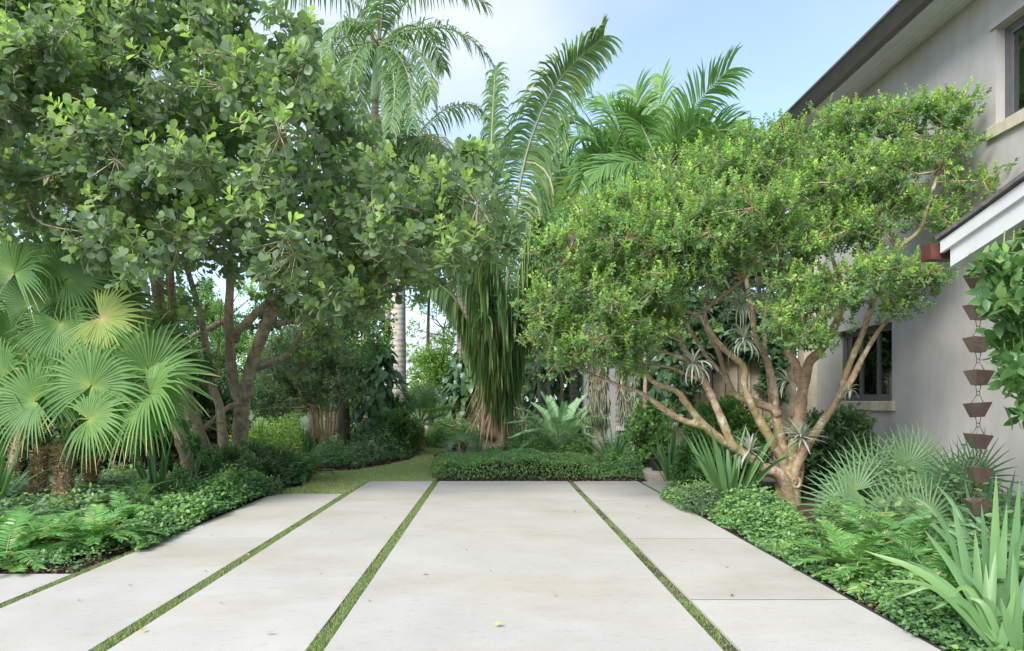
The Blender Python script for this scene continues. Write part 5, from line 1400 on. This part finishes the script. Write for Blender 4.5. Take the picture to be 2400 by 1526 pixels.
# dark planting behind the fan palms and under the glossy tree
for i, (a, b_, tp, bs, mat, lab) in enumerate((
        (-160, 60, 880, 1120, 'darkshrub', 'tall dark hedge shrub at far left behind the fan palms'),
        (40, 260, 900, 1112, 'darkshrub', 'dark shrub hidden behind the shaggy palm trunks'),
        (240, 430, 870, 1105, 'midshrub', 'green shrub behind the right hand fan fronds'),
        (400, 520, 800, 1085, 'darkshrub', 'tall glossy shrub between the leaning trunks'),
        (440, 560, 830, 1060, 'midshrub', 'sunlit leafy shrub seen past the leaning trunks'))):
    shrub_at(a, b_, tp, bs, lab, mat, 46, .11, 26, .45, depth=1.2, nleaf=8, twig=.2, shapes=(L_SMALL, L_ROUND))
# ------------------------------------------------------------------ beyond the lawn: small tree, vine column, border
Yt = 17.5
b = np.array([P(762, 940, Yt)[0], Yt, 0])
st = [[b + [U(-.1, .1), U(-.1, .1), 0], b + (P(x1, 960, Yt) - b) * [.7, 1, .6], P(x1, 960, Yt), P(x2, 860, Yt)] for x1, x2 in ((728, 690), (742, 720), (752, 745), (765, 770), (778, 800), (790, 830), (735, 660), (770, 780))]
C = [P(x, y, Yt + U(-1.2, 1.4)) for x, y in poly_points([(600, 900), (640, 800), (720, 760), (800, 790), (840, 850), (840, 930), (760, 925), (680, 950), (620, 960)], 60)]
tree('multi_stem_tree', b, st, [.045] * len(st), C, RNG.uniform(.3, .5, len(C)), 'small dark tree with a sheaf of tan stems beyond the lawn', 'darkshrub', 'stem_tan', .085, 34, 8, .14, br=.02)
Yt = 21
b = np.array([P(655, 940, Yt)[0], Yt, 0])
st = [[b + [U(-.1, .1), 0, 0], P(x1, 980, Yt), P(x2, 900, Yt)] for x1, x2 in ((650, 640), (662, 670), (668, 690))]
C = [P(x, y, Yt + U(-1, 1.4)) for x, y in poly_points([(590, 960), (600, 830), (690, 790), (730, 850), (720, 960), (650, 940)], 34)]
tree('multi_stem_tree', b, st, [.05] * 3, C, RNG.uniform(.35, .55, len(C)), 'smaller green tree with three stems behind the tan stemmed one', 'midshrub', 'stem_tan', .09, 30, 8, .15, br=.02)
for px, Y, w, lab in ((805, 19.5, .2, 'thick dark trunk behind the tan stems'), (735, 24, .22, 'grey trunk in the shade left of the tan stems')):
    b = np.array([P(px, 940, Y)[0], Y, 0])
    C = [P(px + U(-90, 90), U(690, 850), Y + U(-1.5, 2)) for _ in range(26)]
    tree('shade_tree', b, [[b - [0, 0, .05], P(px, 950, Y), P(px - 10, 840, Y), P(px, 760, Y)]], [w], C, RNG.uniform(.45, .7, len(C)), lab, 'midshrub', 'bark_dark', .12, 26, 8, .2)

def vine_column(name, base, axis, n, R, label, leaf=(.22, .4), mat='monstera', shape=None, trunk=None, nparts=300):
    t = Thing(name, base, label, 'climbing plant')
    p = spline(axis, 40)
    f = RNG.uniform(0, 1, n) ** .9
    i = (f * 39).astype(int)
    az = RNG.uniform(0, 6.283, n)
    o = np.stack([np.cos(az), np.sin(az), np.zeros(n)], 1)
    Rf = np.interp(f, np.linspace(0, 1, len(R)), R)
    pos = p[i] + o * (Rf * RNG.uniform(.45, 1.0, n))[:, None]
    D = o * .55 + np.array([0, 0, -.75]) + .35 * RNG.normal(0, 1, (n, 3))
    N = o * .8 + np.array([0, 0, .6]) + .3 * RNG.normal(0, 1, (n, 3))
    L = RNG.uniform(leaf[0], leaf[1], n)
    S = dict(pos=pos, D=D, N=N, L=L, T=np.clip(RNG.normal(.35, .18, n) + .4 * (RNG.uniform(0, 1, n) < .06), 0, 1))
    keep = leaf_parts(t, S, [shape or L_MONST], M[mat], min(nparts, n))
    if keep.any():
        g = Geo(); rest_leaves(g, S, [shape or L_MONST], keep); t.part('foliage', g, M[mat], kind='stuff')
    g = Geo(); rods(g, p[i], pos, .008, .006)
    for k in range(3): tube(g, p + np.stack([.12 * np.cos(np.arange(40) * .3 + k * 2), .12 * np.sin(np.arange(40) * .3 + k * 2), np.zeros(40)], 1), .02, 5)
    t.part('stems', g, M['petiole'])
    return t
Yv = 20.0
b = np.array([P(880, 940, Yv)[0], Yv, 0])
vine_column('monstera_vine', b, [b, P(880, 980, Yv), P(885, 880, Yv), P(880, 800, Yv)], 520, [1.0, .95, .8, .55, .3], 'split leaf vine climbing in a tall dark column beside the palm trunk', (.24, .42), nparts=220)
Yv = 27
b = np.array([P(1090, 940, Yv)[0], Yv, 0])
vine_column('monstera_vine', b, [P(1090, 960, Yv), P(1095, 890, Yv), P(1090, 820, Yv)], 330, [.45, .9, .95, .7, .3], 'rounded mass of split leaf vine on the stout far trunk', (.28, .48), nparts=160)
palm('far_palm', b, P(1088, 600, Yv), .33, 'stout grey trunk carrying the rounded mass of vine', 'trunk_brown', radial(P(1088, 600, Yv), 11, 3.4, seed=3), 'royal', n=44, leaf=1.0, width=.06, droop=1.3, fwd=.35, vee=.3, tint=.62, start=.12, r0=.04, plumose=.2, yellow=.2)
Yv = 24
for k, (px, top, lab) in enumerate(((1300, 820, 'dark leafy vine column just left of the blue cycad top'), (1380, 800, 'dark leafy vine column behind the blue cycad'), (1250, 850, 'dark vine thicket right of the giant palm trunk'), (1530, 790, 'dark heart leaf vine on the rear wing wall'))):
    Yk = Yv if k < 3 else 19.6
    b = np.array([P(px, 940, Yk)[0], Yk, 0]); vine_column('dark_vine', b, [b, P(px, 930, Yk), P(px + 6, top, Yk)], 420, [.9, .95, .9, .7], lab, (.2, .34), 'darkshrub' if k != 1 else 'monstera', L_HEART, nparts=100)
for k, px in enumerate((1268, 1290, 1322, 1344)):
    Yk = 22.5 + k * .3; b = np.array([P(px, 940, Yk)[0], Yk, 0]); tp = P(px - 14 + 6 * k, 640, Yk)
    C = [tp + RNG.normal(0, .6, 3) for _ in range(8)]
    tree('slender_tree', b, [[b - [0, 0, .05], P(px - 6, 850, Yk), tp]], [.07], C, RNG.uniform(.4, .6, 8), ('slender grey trunk nearest the giant palm', 'second slender grey trunk right of the giant palm', 'third slender grey trunk above the blue cycad', 'fourth slender grey trunk above the blue cycad')[k], 'midshrub', 'bark_grey', .1, 24, 8, .2)
# vine spread over the entry wall
ev = Thing('wall_vine', (5.2, 15.1, 0), 'dark leafy vine covering the cream entry wall behind the limbs', 'climbing plant')
pts_ = [P(x, y, 14.95 + U(-.35, .1)) for x, y in poly_points([(1590, 700), (1590, 860), (1650, 840), (1680, 850), (1700, 830), (1790, 840), (1800, 930), (1830, 940), (1840, 700)], 120)] + [P(x, y, 14.0 + U(-.2, .3)) for x, y in poly_points([(1540, 760), (1560, 900), (1590, 1000), (1640, 880), (1660, 760)], 50)]
pts_ = np.array(pts_)
S = shoots(pts_, np.full(len(pts_), .22), 6, 6, .15, .17, up=-.2, shell=(.2, 1.1), elev=(40, 95))
keep = leaf_parts(ev, S, [L_HEART], M['monstera'], 60)
g = Geo(); rest_leaves(g, S, [L_HEART], keep); ev.part('foliage', g, M['monstera'], kind='stuff')
g = Geo(); rods(g, S['C'], S['tip'], .006, .004)
for x in range(1600, 1840, 30): tube(g, spline([P(x, 1080, 14.9), P(x + 10, 900, 15.0), P(x, 720, 15.0)], 10), .012, 5)
ev.part('stems', g, M['bark_dark'])
# mossy trunks by the rear wing
for k, (px, Y, w, lean, lab) in enumerate(((1402, 17.5, .17, 0, 'pale trunk wrapped in grey hanging moss right of the blue cycad'), (1468, 17.0, .10, 22, 'leaning slim trunk with a curtain of hanging moss'), (1512, 18.5, .07, 0, 'thin bare trunk in front of the rear wing window'))):
    b = np.array([P(px + lean, 940, Y)[0], Y, 0]); tp = P(px, 560, Y)
    t = Thing('mossy_tree', b, lab, 'tree')
    g = Geo(); p = spline([b - [0, 0, .05], P(px + lean * .4, 960, Y), P(px, 860, Y), tp], 20); tube(g, p, np.linspace(w, w * .6, 20), 10, lump=.04); t.part('trunk', g, M['bark_grey'])
    C = np.array([tp + RNG.normal(0, .55, 3) + [0, 0, .3] for _ in range(12)])
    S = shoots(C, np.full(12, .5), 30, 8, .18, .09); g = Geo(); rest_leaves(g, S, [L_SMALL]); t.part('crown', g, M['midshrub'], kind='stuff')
    if k < 2:
        n = 1500; f = RNG.uniform(.3, .8, n); i = (f * 19).astype(int); az = RNG.uniform(0, 6.28, n); o = np.stack([np.cos(az), np.sin(az), 0 * az], 1)
        pos = p[i] + o * (w * 1.25); g = Geo()
        place_leaves(g, L_NARROW, pos, np.array([0, 0, -1.]) + .2 * RNG.normal(0, 1, (n, 3)), o, RNG.uniform(.15, .5, n), RNG.uniform(0, 1, n), .10); t.part('hanging_moss', g, M['moss'], kind='stuff')
# borders and fillers beyond the lawn
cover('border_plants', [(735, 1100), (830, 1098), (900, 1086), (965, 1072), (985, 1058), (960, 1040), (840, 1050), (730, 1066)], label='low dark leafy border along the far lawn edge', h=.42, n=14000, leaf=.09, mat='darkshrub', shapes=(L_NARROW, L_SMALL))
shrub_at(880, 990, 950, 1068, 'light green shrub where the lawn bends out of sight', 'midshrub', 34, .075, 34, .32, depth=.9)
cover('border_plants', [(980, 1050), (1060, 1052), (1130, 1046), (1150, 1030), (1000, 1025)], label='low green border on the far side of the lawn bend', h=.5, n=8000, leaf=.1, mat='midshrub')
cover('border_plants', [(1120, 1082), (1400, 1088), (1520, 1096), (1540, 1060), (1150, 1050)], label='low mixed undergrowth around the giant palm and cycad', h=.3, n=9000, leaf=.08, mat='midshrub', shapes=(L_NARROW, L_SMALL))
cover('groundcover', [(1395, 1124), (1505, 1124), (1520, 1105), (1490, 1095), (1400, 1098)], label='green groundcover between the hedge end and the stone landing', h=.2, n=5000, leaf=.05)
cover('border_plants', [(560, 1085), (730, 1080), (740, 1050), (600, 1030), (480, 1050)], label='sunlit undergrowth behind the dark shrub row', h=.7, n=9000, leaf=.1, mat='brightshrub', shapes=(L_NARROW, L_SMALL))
# middle and far trees that close the view
def bg_tree(px, Y, top, bot, halfw, mat, label, n=40, leaf=.14, name='garden_tree', r=.16):
    b = np.array([P(px, 940, Y)[0], Y, 0]); c = P(px, (top + bot) / 2, Y)
    hw = halfw * Y / F; hh = (bot - top) / 2 * Y / F
    C = ell_clumps(c, [hw, hw * .7, hh], n, .9); C[:, 2] = np.maximum(C[:, 2], .2)
    tree(name, b, [[b - [0, 0, .05], b * [1, 1, 0] + [U(-.2, .2), 0, c[2] * .5], c]], [r], C, RNG.uniform(.6, 1.0, n) * max(.8, hw / 3), label, mat, 'bark_dark', leaf, 26, 8, .28, shapes=(L_SMALL, L_ROUND), br=.05)
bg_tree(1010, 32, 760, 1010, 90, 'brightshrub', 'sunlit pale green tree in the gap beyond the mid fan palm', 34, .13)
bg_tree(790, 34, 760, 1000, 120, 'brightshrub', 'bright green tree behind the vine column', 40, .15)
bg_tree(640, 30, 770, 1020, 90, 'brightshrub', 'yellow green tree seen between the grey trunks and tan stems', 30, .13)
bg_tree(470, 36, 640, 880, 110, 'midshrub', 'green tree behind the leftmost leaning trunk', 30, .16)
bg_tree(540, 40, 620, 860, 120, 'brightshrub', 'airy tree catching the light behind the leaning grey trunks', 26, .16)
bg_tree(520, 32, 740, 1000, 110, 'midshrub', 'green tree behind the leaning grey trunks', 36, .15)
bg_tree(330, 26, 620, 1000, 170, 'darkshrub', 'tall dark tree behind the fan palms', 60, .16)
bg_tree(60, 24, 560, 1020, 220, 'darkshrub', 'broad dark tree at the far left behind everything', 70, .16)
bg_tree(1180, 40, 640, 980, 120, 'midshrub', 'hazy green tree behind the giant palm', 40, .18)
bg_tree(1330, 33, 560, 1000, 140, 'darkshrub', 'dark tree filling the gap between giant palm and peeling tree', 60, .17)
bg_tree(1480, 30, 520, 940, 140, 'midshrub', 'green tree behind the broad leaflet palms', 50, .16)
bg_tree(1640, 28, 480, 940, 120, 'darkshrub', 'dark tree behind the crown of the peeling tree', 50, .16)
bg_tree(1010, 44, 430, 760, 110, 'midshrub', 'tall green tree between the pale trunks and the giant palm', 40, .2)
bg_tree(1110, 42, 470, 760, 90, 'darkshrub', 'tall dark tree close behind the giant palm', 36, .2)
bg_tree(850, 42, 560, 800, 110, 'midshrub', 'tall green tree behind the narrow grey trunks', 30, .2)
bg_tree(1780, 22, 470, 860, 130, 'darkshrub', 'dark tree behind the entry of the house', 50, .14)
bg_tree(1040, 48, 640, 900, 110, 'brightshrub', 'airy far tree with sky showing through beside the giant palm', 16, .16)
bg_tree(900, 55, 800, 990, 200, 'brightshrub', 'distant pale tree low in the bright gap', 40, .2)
for k, (px, py, Y) in enumerate(((760, 60, 30), (800, 140, 31))):
    c = P(px - 20, py + 140, Y)
    palm('wispy_palm', np.array([c[0], Y, 0]), c, .1, ('wispy far palm left of the tallest palm', 'second wispy far palm behind the tallest palm')[k], 'trunk_brown', radial(c, 14, 3.4, (-20, 85), 1.3, k), 'areca', n=50, leaf=.8, width=.03, droop=.5, fwd=.6, vee=.3, tint=.6, start=.15, r0=.025, plumose=.5)
# red path glimpsed beyond
g = Geo(); g.add(np.array([(-6, 36, -.028), (12, 36, -.028), (12, 44, -.028), (-6, 44, -.028)], float), np.array([(0, 1, 2, 3)])); single('path', g, M['brickpath'], kind='structure')

# ------------------------------------------------------------------ right bed
cover('groundcover', [(1668, 1222), (1760, 1270), (1862, 1320), (1900, 1300), (1890, 1230), (1850, 1195), (1760, 1188), (1690, 1195)], label='dense bright groundcover at the foot of the peeling trunk', h=.22, n=12000, leaf=.052, shapes=(L_ROUND, L_SMALL))
cover('groundcover', [(1550, 1175), (1600, 1200), (1680, 1225), (1700, 1195), (1620, 1165), (1560, 1158)], label='low feathery cover at the slab edge by the entry', h=.22, n=5000, leaf=.06, mat='darkshrub', shapes=(L_NARROW,))
cover('groundcover', [(2060, 1440), (2150, 1500), (2230, 1530), (2330, 1530), (2250, 1440), (2150, 1405)], label='small leaf groundcover at the bottom right bed edge', h=.13, n=5000, leaf=.036)
coontie(GP(2010, 1300), 26, .7, 'low cycad with browned leaflet tips right of the bright groundcover', .5, brown=.3)
coontie(GP(1990, 1345), 24, .55, 'low cycad leaning over the slab edge with many brown tips', .52, brown=.3)
coontie(GP(2060, 1375), 22, .5, 'low cycad around the young broad leaf seedling', .5, brown=.2)
coontie(GP(2120, 1330), 24, .85, 'larger dark low cycad under the palmettos', .42, brown=.05)
coontie(GP(2210, 1395), 20, .7, 'low cycad shaded by the long strap leaves', .4, brown=.05)
coontie(GP(2250, 1460), 22, .5, 'low cycad near the bottom right corner', .48, brown=.1)
coontie(GP(2340, 1500), 18, .45, 'smallest low cycad at the bottom edge of the right bed', .46, brown=.1)
cover('groundcover', pts=[(2.72, 5.3), (2.72, 7.6), (3.3, 7.4), (3.6, 5.6), (3.2, 4.9)], label='small leaf groundcover under the right low cycads', h=.14, n=9000, leaf=.042)
cover('groundcover', pts=[(2.72, 3.4), (2.72, 5.3), (3.4, 5.4), (3.5, 3.4)], label='patchy groundcover in front of the bright sword leaves', h=.10, n=4000, leaf=.036)
cover('groundcover', pts=[(-5.9, 5.97), (-3.72, 5.97), (-3.72, 8.2), (-4.6, 8.6), (-6.4, 7.4)], label='low groundcover between the left low cycads and the slabs', h=.07, n=6000, leaf=.04, mat='cover')
sd = Thing('seedling', GP(2010, 1378), 'bright broad leaf seedling among the right low cycads', 'seedling')
g = Geo(); tube(g, np.array([GP(2010, 1378), GP(2010, 1378) + [0, 0, .2]]), .006, 5); sd.part('stem', g, M['petiole'])
for i in range(7):
    az = i * .9 + .3; g = Geo(); place_leaves(g, L_VINE, (GP(2010, 1378) + [0, 0, .2 - .01 * i])[None], np.array([[math.cos(az), math.sin(az), .1]]), np.array([[0, 0, 1.]]), [.14], [.9]); sd.part('leaf', g, M['vine'])
for k, (hubs, base, lab, R) in enumerate((
        ([(2005, 1150, 8.6, (-.2, -1, .2), (-.6, 0, .6)), (2045, 1125, 9.0, (0, -1, .1), (-.1, 0, 1)), (1985, 1190, 8.4, (-.2, -.8, .5), (-1, 0, -.1)), (2030, 1180, 8.3, (.1, -.9, .4), (-.3, 0, -.6))], (2050, 1235), 'palmetto with grey green fans right of the peeling trunk', .64),
        ([(2125, 1095, 9.0, (0, -1, .1), (-.1, 0, 1)), (2155, 1100, 9.2, (.3, -.8, .2), (.4, 0, .6)), (2105, 1120, 9.4, (-.2, -.9, .1), (-.6, 0, .7)), (2150, 1130, 8.8, (.3, -.6, .4), (.5, 0, -.7))], (2130, 1230), 'palmetto standing tallest against the grey wall', .66),
        ([(2135, 1208, 7.6, (0, -1, .3), (-.05, 0, 1)), (2170, 1215, 7.5, (.2, -.9, .3), (.7, 0, .5)), (2095, 1215, 7.7, (-.2, -.9, .3), (-.8, 0, .4))], (2140, 1285), 'palmetto with pleated fan low in the middle of the right bed', .55),
        ([(2250, 1138, 8.0, (0, -1, .1), (-.3, 0, 1)), (2285, 1120, 8.2, (.2, -.9, .1), (.6, 0, .7)), (2230, 1150, 8.0, (-.2, -.8, .4), (-.8, 0, .3))], (2260, 1260), 'dark palmetto behind the bottom of the rain chain', .62))):
    b = GP(*base); t = Thing('palmetto', b, lab, 'palm')
    for x, y, Y, n, m in hubs:
        add_fan(t, P(x, y, Y), n, m, R * U(.92, 1.08), b, M['palmetto'], .008, nseg=24, span=230, tint=(.42, .45, .5, .15)[k] + U(-.08, .08), split=.32, droop=.08, cone=.1)
cover('border_plants', [(1900, 1240), (2100, 1300), (2420, 1400), (2500, 1250), (2200, 1160), (1940, 1150)], label='shaded undergrowth between the palmettos and the house wall', h=.4, n=12000, leaf=.08, mat='darkshrub', shapes=(L_SMALL, L_NARROW))
shrub_at(1640, 1800, 920, 1150, 'dense leafy shrub behind the low limbs of the peeling tree', 'midshrub', 60, .11, 34, .34, depth=.8, shapes=(L_SMALL, L_NARROW), nleaf=8, twig=.18)
shrub_at(1880, 2040, 960, 1150, 'dark leafy shrub against the wall under the lower window', 'darkshrub', 40, .13, 28, .36, depth=.5, shapes=(L_NARROW, L_SMALL), nleaf=8, twig=.18)
shrub_at(1590, 1680, 1040, 1150, 'light green shrub beside the black pot', 'midshrub', 26, .08, 30, .24, depth=.5, shapes=(L_SMALL,), nleaf=8)
shrub_at(1480, 1580, 940, 1110, 'loose shrub in front of the rear wing window', 'midshrub', 24, .1, 20, .3, depth=.6, shapes=(L_ROUND,), nleaf=6)
# big sword leaves in the right corner
def big_strap(base, specs, label):
    t = Thing('sword_leaf_plant', base, label, 'plant')
    for (tx, ty, tY, w, tint, drop) in specs:
        tip = P(tx, ty, tY); b0 = np.asarray(base) + [U(-.1, .1), U(-.1, .1), 0]
        mid = b0 * .45 + tip * .55 + np.array([0, 0, drop])
        p = spline([b0, mid, tip], 11); f = np.linspace(0, 1, 11)
        tt = nrm(np.gradient(p, axis=0)); view = nrm(np.array([0, 0, CH]) - p + np.array([U(-3, 3), 0, U(-2, 4)]))
        sd = nrm(np.cross(tt, view)); nn = np.cross(sd, tt)
        ww = .8 * w * (.6 + .4 * np.minimum(1, f * 4)) * (1 - np.clip((f - .45) / .55, 0, 1)) ** .75 + .001
        V = np.stack([p - sd * ww[:, None] / 2 + nn * ww[:, None] * .12, p, p + sd * ww[:, None] / 2 + nn * ww[:, None] * .12], 1).reshape(-1, 3)
        q = [(j * 3 + a, j * 3 + a + 1, j * 3 + a + 4, j * 3 + a + 3) for j in range(10) for a in (0, 1)]
        g = Geo(); g.add(V, np.array(q), np.clip(np.repeat(tint - .16 + .1 * f, 3), 0, 1)); t.part('blade', g, M['strap'])
sp = [(2025, 1290, 4.3, .07, .75, .12), (2065, 1360, 4.0, .05, .7, .15), (2165, 1240, 4.6, .075, .62, .05), (2230, 1165, 4.8, .07, .55, 0), (2335, 1110, 4.9, .075, .7, 0), (2360, 1180, 4.6, .07, .6, 0), (2285, 1240, 4.4, .07, .6, 0), (2310, 1320, 4.2, .06, .7, 0), (2250, 1330, 4.3, .06, .55, .05), (2335, 1290, 4.2, .07, .65, 0), (2390, 1120, 4.8, .07, .5, 0), (2375, 1290, 4.0, .07, .6, 0), (2150, 1330, 4.5, .06, .65, .1), (2180, 1430, 4.0, .05, .6, .18), (2120, 1310, 4.7, .06, .5, .12), (2230, 1280, 4.8, .065, .45, .05), (2200, 1200, 5.0, .06, .4, .05), (2300, 1180, 5.1, .065, .4, 0), (2380, 1380, 3.9, .06, .7, 0), (2345, 1400, 3.9, .06, .62, 0), (2270, 1400, 4.1, .05, .7, .1), (2410, 1200, 4.4, .07, .5, 0), (2440, 1260, 4.2, .07, .5, 0), (2220, 1400, 4.2, .045, .72, .2), (2100, 1400, 4.2, .045, .68, .2)]
big_strap(GP(2345, 1545), sp, 'tall clump of long yellow green sword leaves filling the bottom right corner')
sp2 = [(2130, 1160, 6.3, .06, .35, .15), (2190, 1130, 6.4, .055, .3, .1), (2260, 1120, 6.5, .06, .28, 0), (2330, 1110, 6.4, .06, .3, 0), (2380, 1100, 6.3, .06, .28, 0), (2180, 1260, 6.2, .05, .45, .25), (2100, 1230, 6.4, .05, .4, .25), (2070, 1250, 6.3, .045, .5, .3), (2230, 1200, 6.2, .06, .3, .1), (2290, 1200, 6.1, .06, .35, 0), (2350, 1200, 6.2, .06, .33, 0), (2390, 1230, 6.0, .06, .35, 0), (2250, 1250, 6.0, .05, .4, .1), (2160, 1300, 6.2, .045, .45, .3), (2420, 1150, 6.2, .06, .3, 0), (2310, 1140, 6.8, .06, .22, 0), (2215, 1180, 6.8, .05, .3, .1)]
big_strap(GP(2300, 1345), sp2, 'darker arching sword leaf clump below the rain chain')
big_strap(GP(2400, 1360), [(x + 100, y + 20, Y, w, t_, d) for x, y, Y, w, t_, d in sp2[:12]], 'dark sword leaf clump at the right edge behind the bright one')
# vine hanging from the porch
vn = Thing('porch_vine', (4.2, 5.1, 2.9), 'leafy vine with oval leaves hanging from the porch at the right edge', 'climbing plant')
Cv = [(P(x, y, 5.0 + U(-.25, .35))) for x, y in poly_points([(2395, 560), (2330, 640), (2320, 700), (2345, 760), (2330, 800), (2360, 860), (2385, 900), (2500, 920), (2500, 520)], 60)]
Cv += [P(x, y, 4.9) for x, y in ((2385, 900), (2395, 935), (2300, 640), (2320, 620), (2400, 980))]
S = shoots(np.array(Cv), np.full(len(Cv), .13), 4, 6, .12, .115, up=-.3, shell=(.2, 1.1), elev=(40, 95), young=.25)
keep = leaf_parts(vn, S, [L_VINE], M['vine'], 260)
g = Geo(); rest_leaves(g, S, [L_VINE], keep); vn.part('foliage', g, M['vine'], kind='stuff')
g = Geo(); rods(g, S['C'], S['tip'], .005, .003)
for i in range(7):
    xs_ = 2345 + i * 22; p = spline([P(xs_ + 10, 540, 5.05), P(xs_, 700, 5.0), P(xs_ + 12, 840, 5.0), P(xs_ + 20, 930, 5.0)], 16); tube(g, p, .006, 5)
tube(g, spline([P(2330, 660, 4.95), P(2305, 690, 4.95), P(2296, 700, 4.95), P(2310, 698, 4.95), P(2326, 690, 4.95)], 14), .004, 5)
vn.part('stems', g, M['petiole'])
# pots by the pillar
def pot(c, r, h, label, leafy=True):
    t = Thing('plant_pot', c, label, 'pot'); c = np.asarray(c, float); g = Geo()
    prof = [(.0, 0), (r * .78, 0), (r * .8, .02), (r * .95, h - .04), (r * 1.05, h - .04), (r * 1.05, h), (r * .93, h), (r * .9, h - .06), (0, h - .06)]
    a = np.linspace(0, 2 * math.pi, 18, endpoint=False)
    V = np.array([(c[0] + q * math.cos(x), c[1] + q * math.sin(x), c[2] + z) for q, z in prof for x in a]); s_ = np.arange(18); s2 = (s_ + 1) % 18
    g.add(V, np.concatenate([np.stack([k * 18 + s_, k * 18 + s2, (k + 1) * 18 + s2, (k + 1) * 18 + s_], 1) for k in range(len(prof) - 1)])); t.part('tub', g, M['blackpot'])
    for i in range(16): t.part('blade', blade(c + [0, 0, h - .06], U(0, 6.28), U(40, 85), U(.35, .6), .03, U(.4, 1.6), U(.4, .8)), M['strap'])
pot((3.62, 12.65, .06), .14, .24, 'black plastic pot with grassy leaves at the pillar foot')
pot((3.25, 13.5, .13), .15, .26, 'dark pot further back on the stone landing')
# fallen leaves on the slabs
fal = [(1180, 1470), (1245, 1250), (705, 1233), (697, 1273), (655, 1345), (750, 1345), (580, 1302), (500, 1255), (560, 1205), (537, 1208), (430, 1390), (300, 1375), (115, 1387), (190, 1410), (66, 1415), (1000, 1350), (925, 1250), (905, 1215), (960, 1208), (978, 1208), (910, 1290), (1042, 1330), (890, 1300), (1410, 1300), (1520, 1190), (1580, 1230), (1620, 1290), (1655, 1275), (1700, 1330), (1560, 1265), (1450, 1180), (1800, 1440), (1720, 1400), (1880, 1420), (1300, 1400), (830, 1140), (790, 1158), (715, 1157), (520, 1415), (340, 1480), (275, 1500), (860, 1410), (1090, 1290), (1145, 1340), (640, 1490), (780, 1250), (480, 1340), (1350, 1200), (1200, 1160), (1500, 1215), (1830, 1300)]
fal = fal[:4] + fal[5:8] + fal[9:22:2] + fal[22:34:2] + fal[34:]
ORD = ['nearest the far end', 'second from the far end', 'third from the far end', 'fourth from the far end', 'fifth from the far end', 'sixth from the far end', 'seventh from the far end', 'eighth from the far end', 'ninth from the far end', 'tenth from the far end', 'eleventh from the far end', 'twelfth from the far end', 'thirteenth from the far end', 'fourteenth from the far end']
rows = {}
for i, (px, py) in enumerate(fal):
    p = GP(px, py); xx = p[0]
    if p[1] > 12.75: continue
    row = 'far left slab row' if xx < -2.38 else ('second slab row' if xx < -1.08 else ('wide central slabs' if xx < 1.43 else 'right slab row'))
    rows.setdefault((row, i % 5 == 0), []).append(p)
for (row, big), ps in rows.items():
    ps.sort(key=lambda p: -p[1])
    for i, p in enumerate(ps):
        g = Geo(); az = U(0, 6.28)
        place_leaves(g, L_VINE if i % 2 else L_CLUSIA, (p + [0, 0, .006 + (.018 if big else .008)])[None], np.array([[math.cos(az), math.sin(az), U(-.1, .1)]]), np.array([[U(-.3, .3), U(-.3, .3), 1.]]), [U(.04, .06) if big else U(.022, .04)], [U(.4, 1) if big else U(0, .5)])
        lab = ('larger yellow leaf on the ' if big else 'small brown leaf scrap on the ') + row
        single('fallen_leaf', g, M['fallen'], lab + (', ' + ORD[i] if len(ps) > 1 else ''), 'leaf', 'fallen leaves on the driveway', base=p)
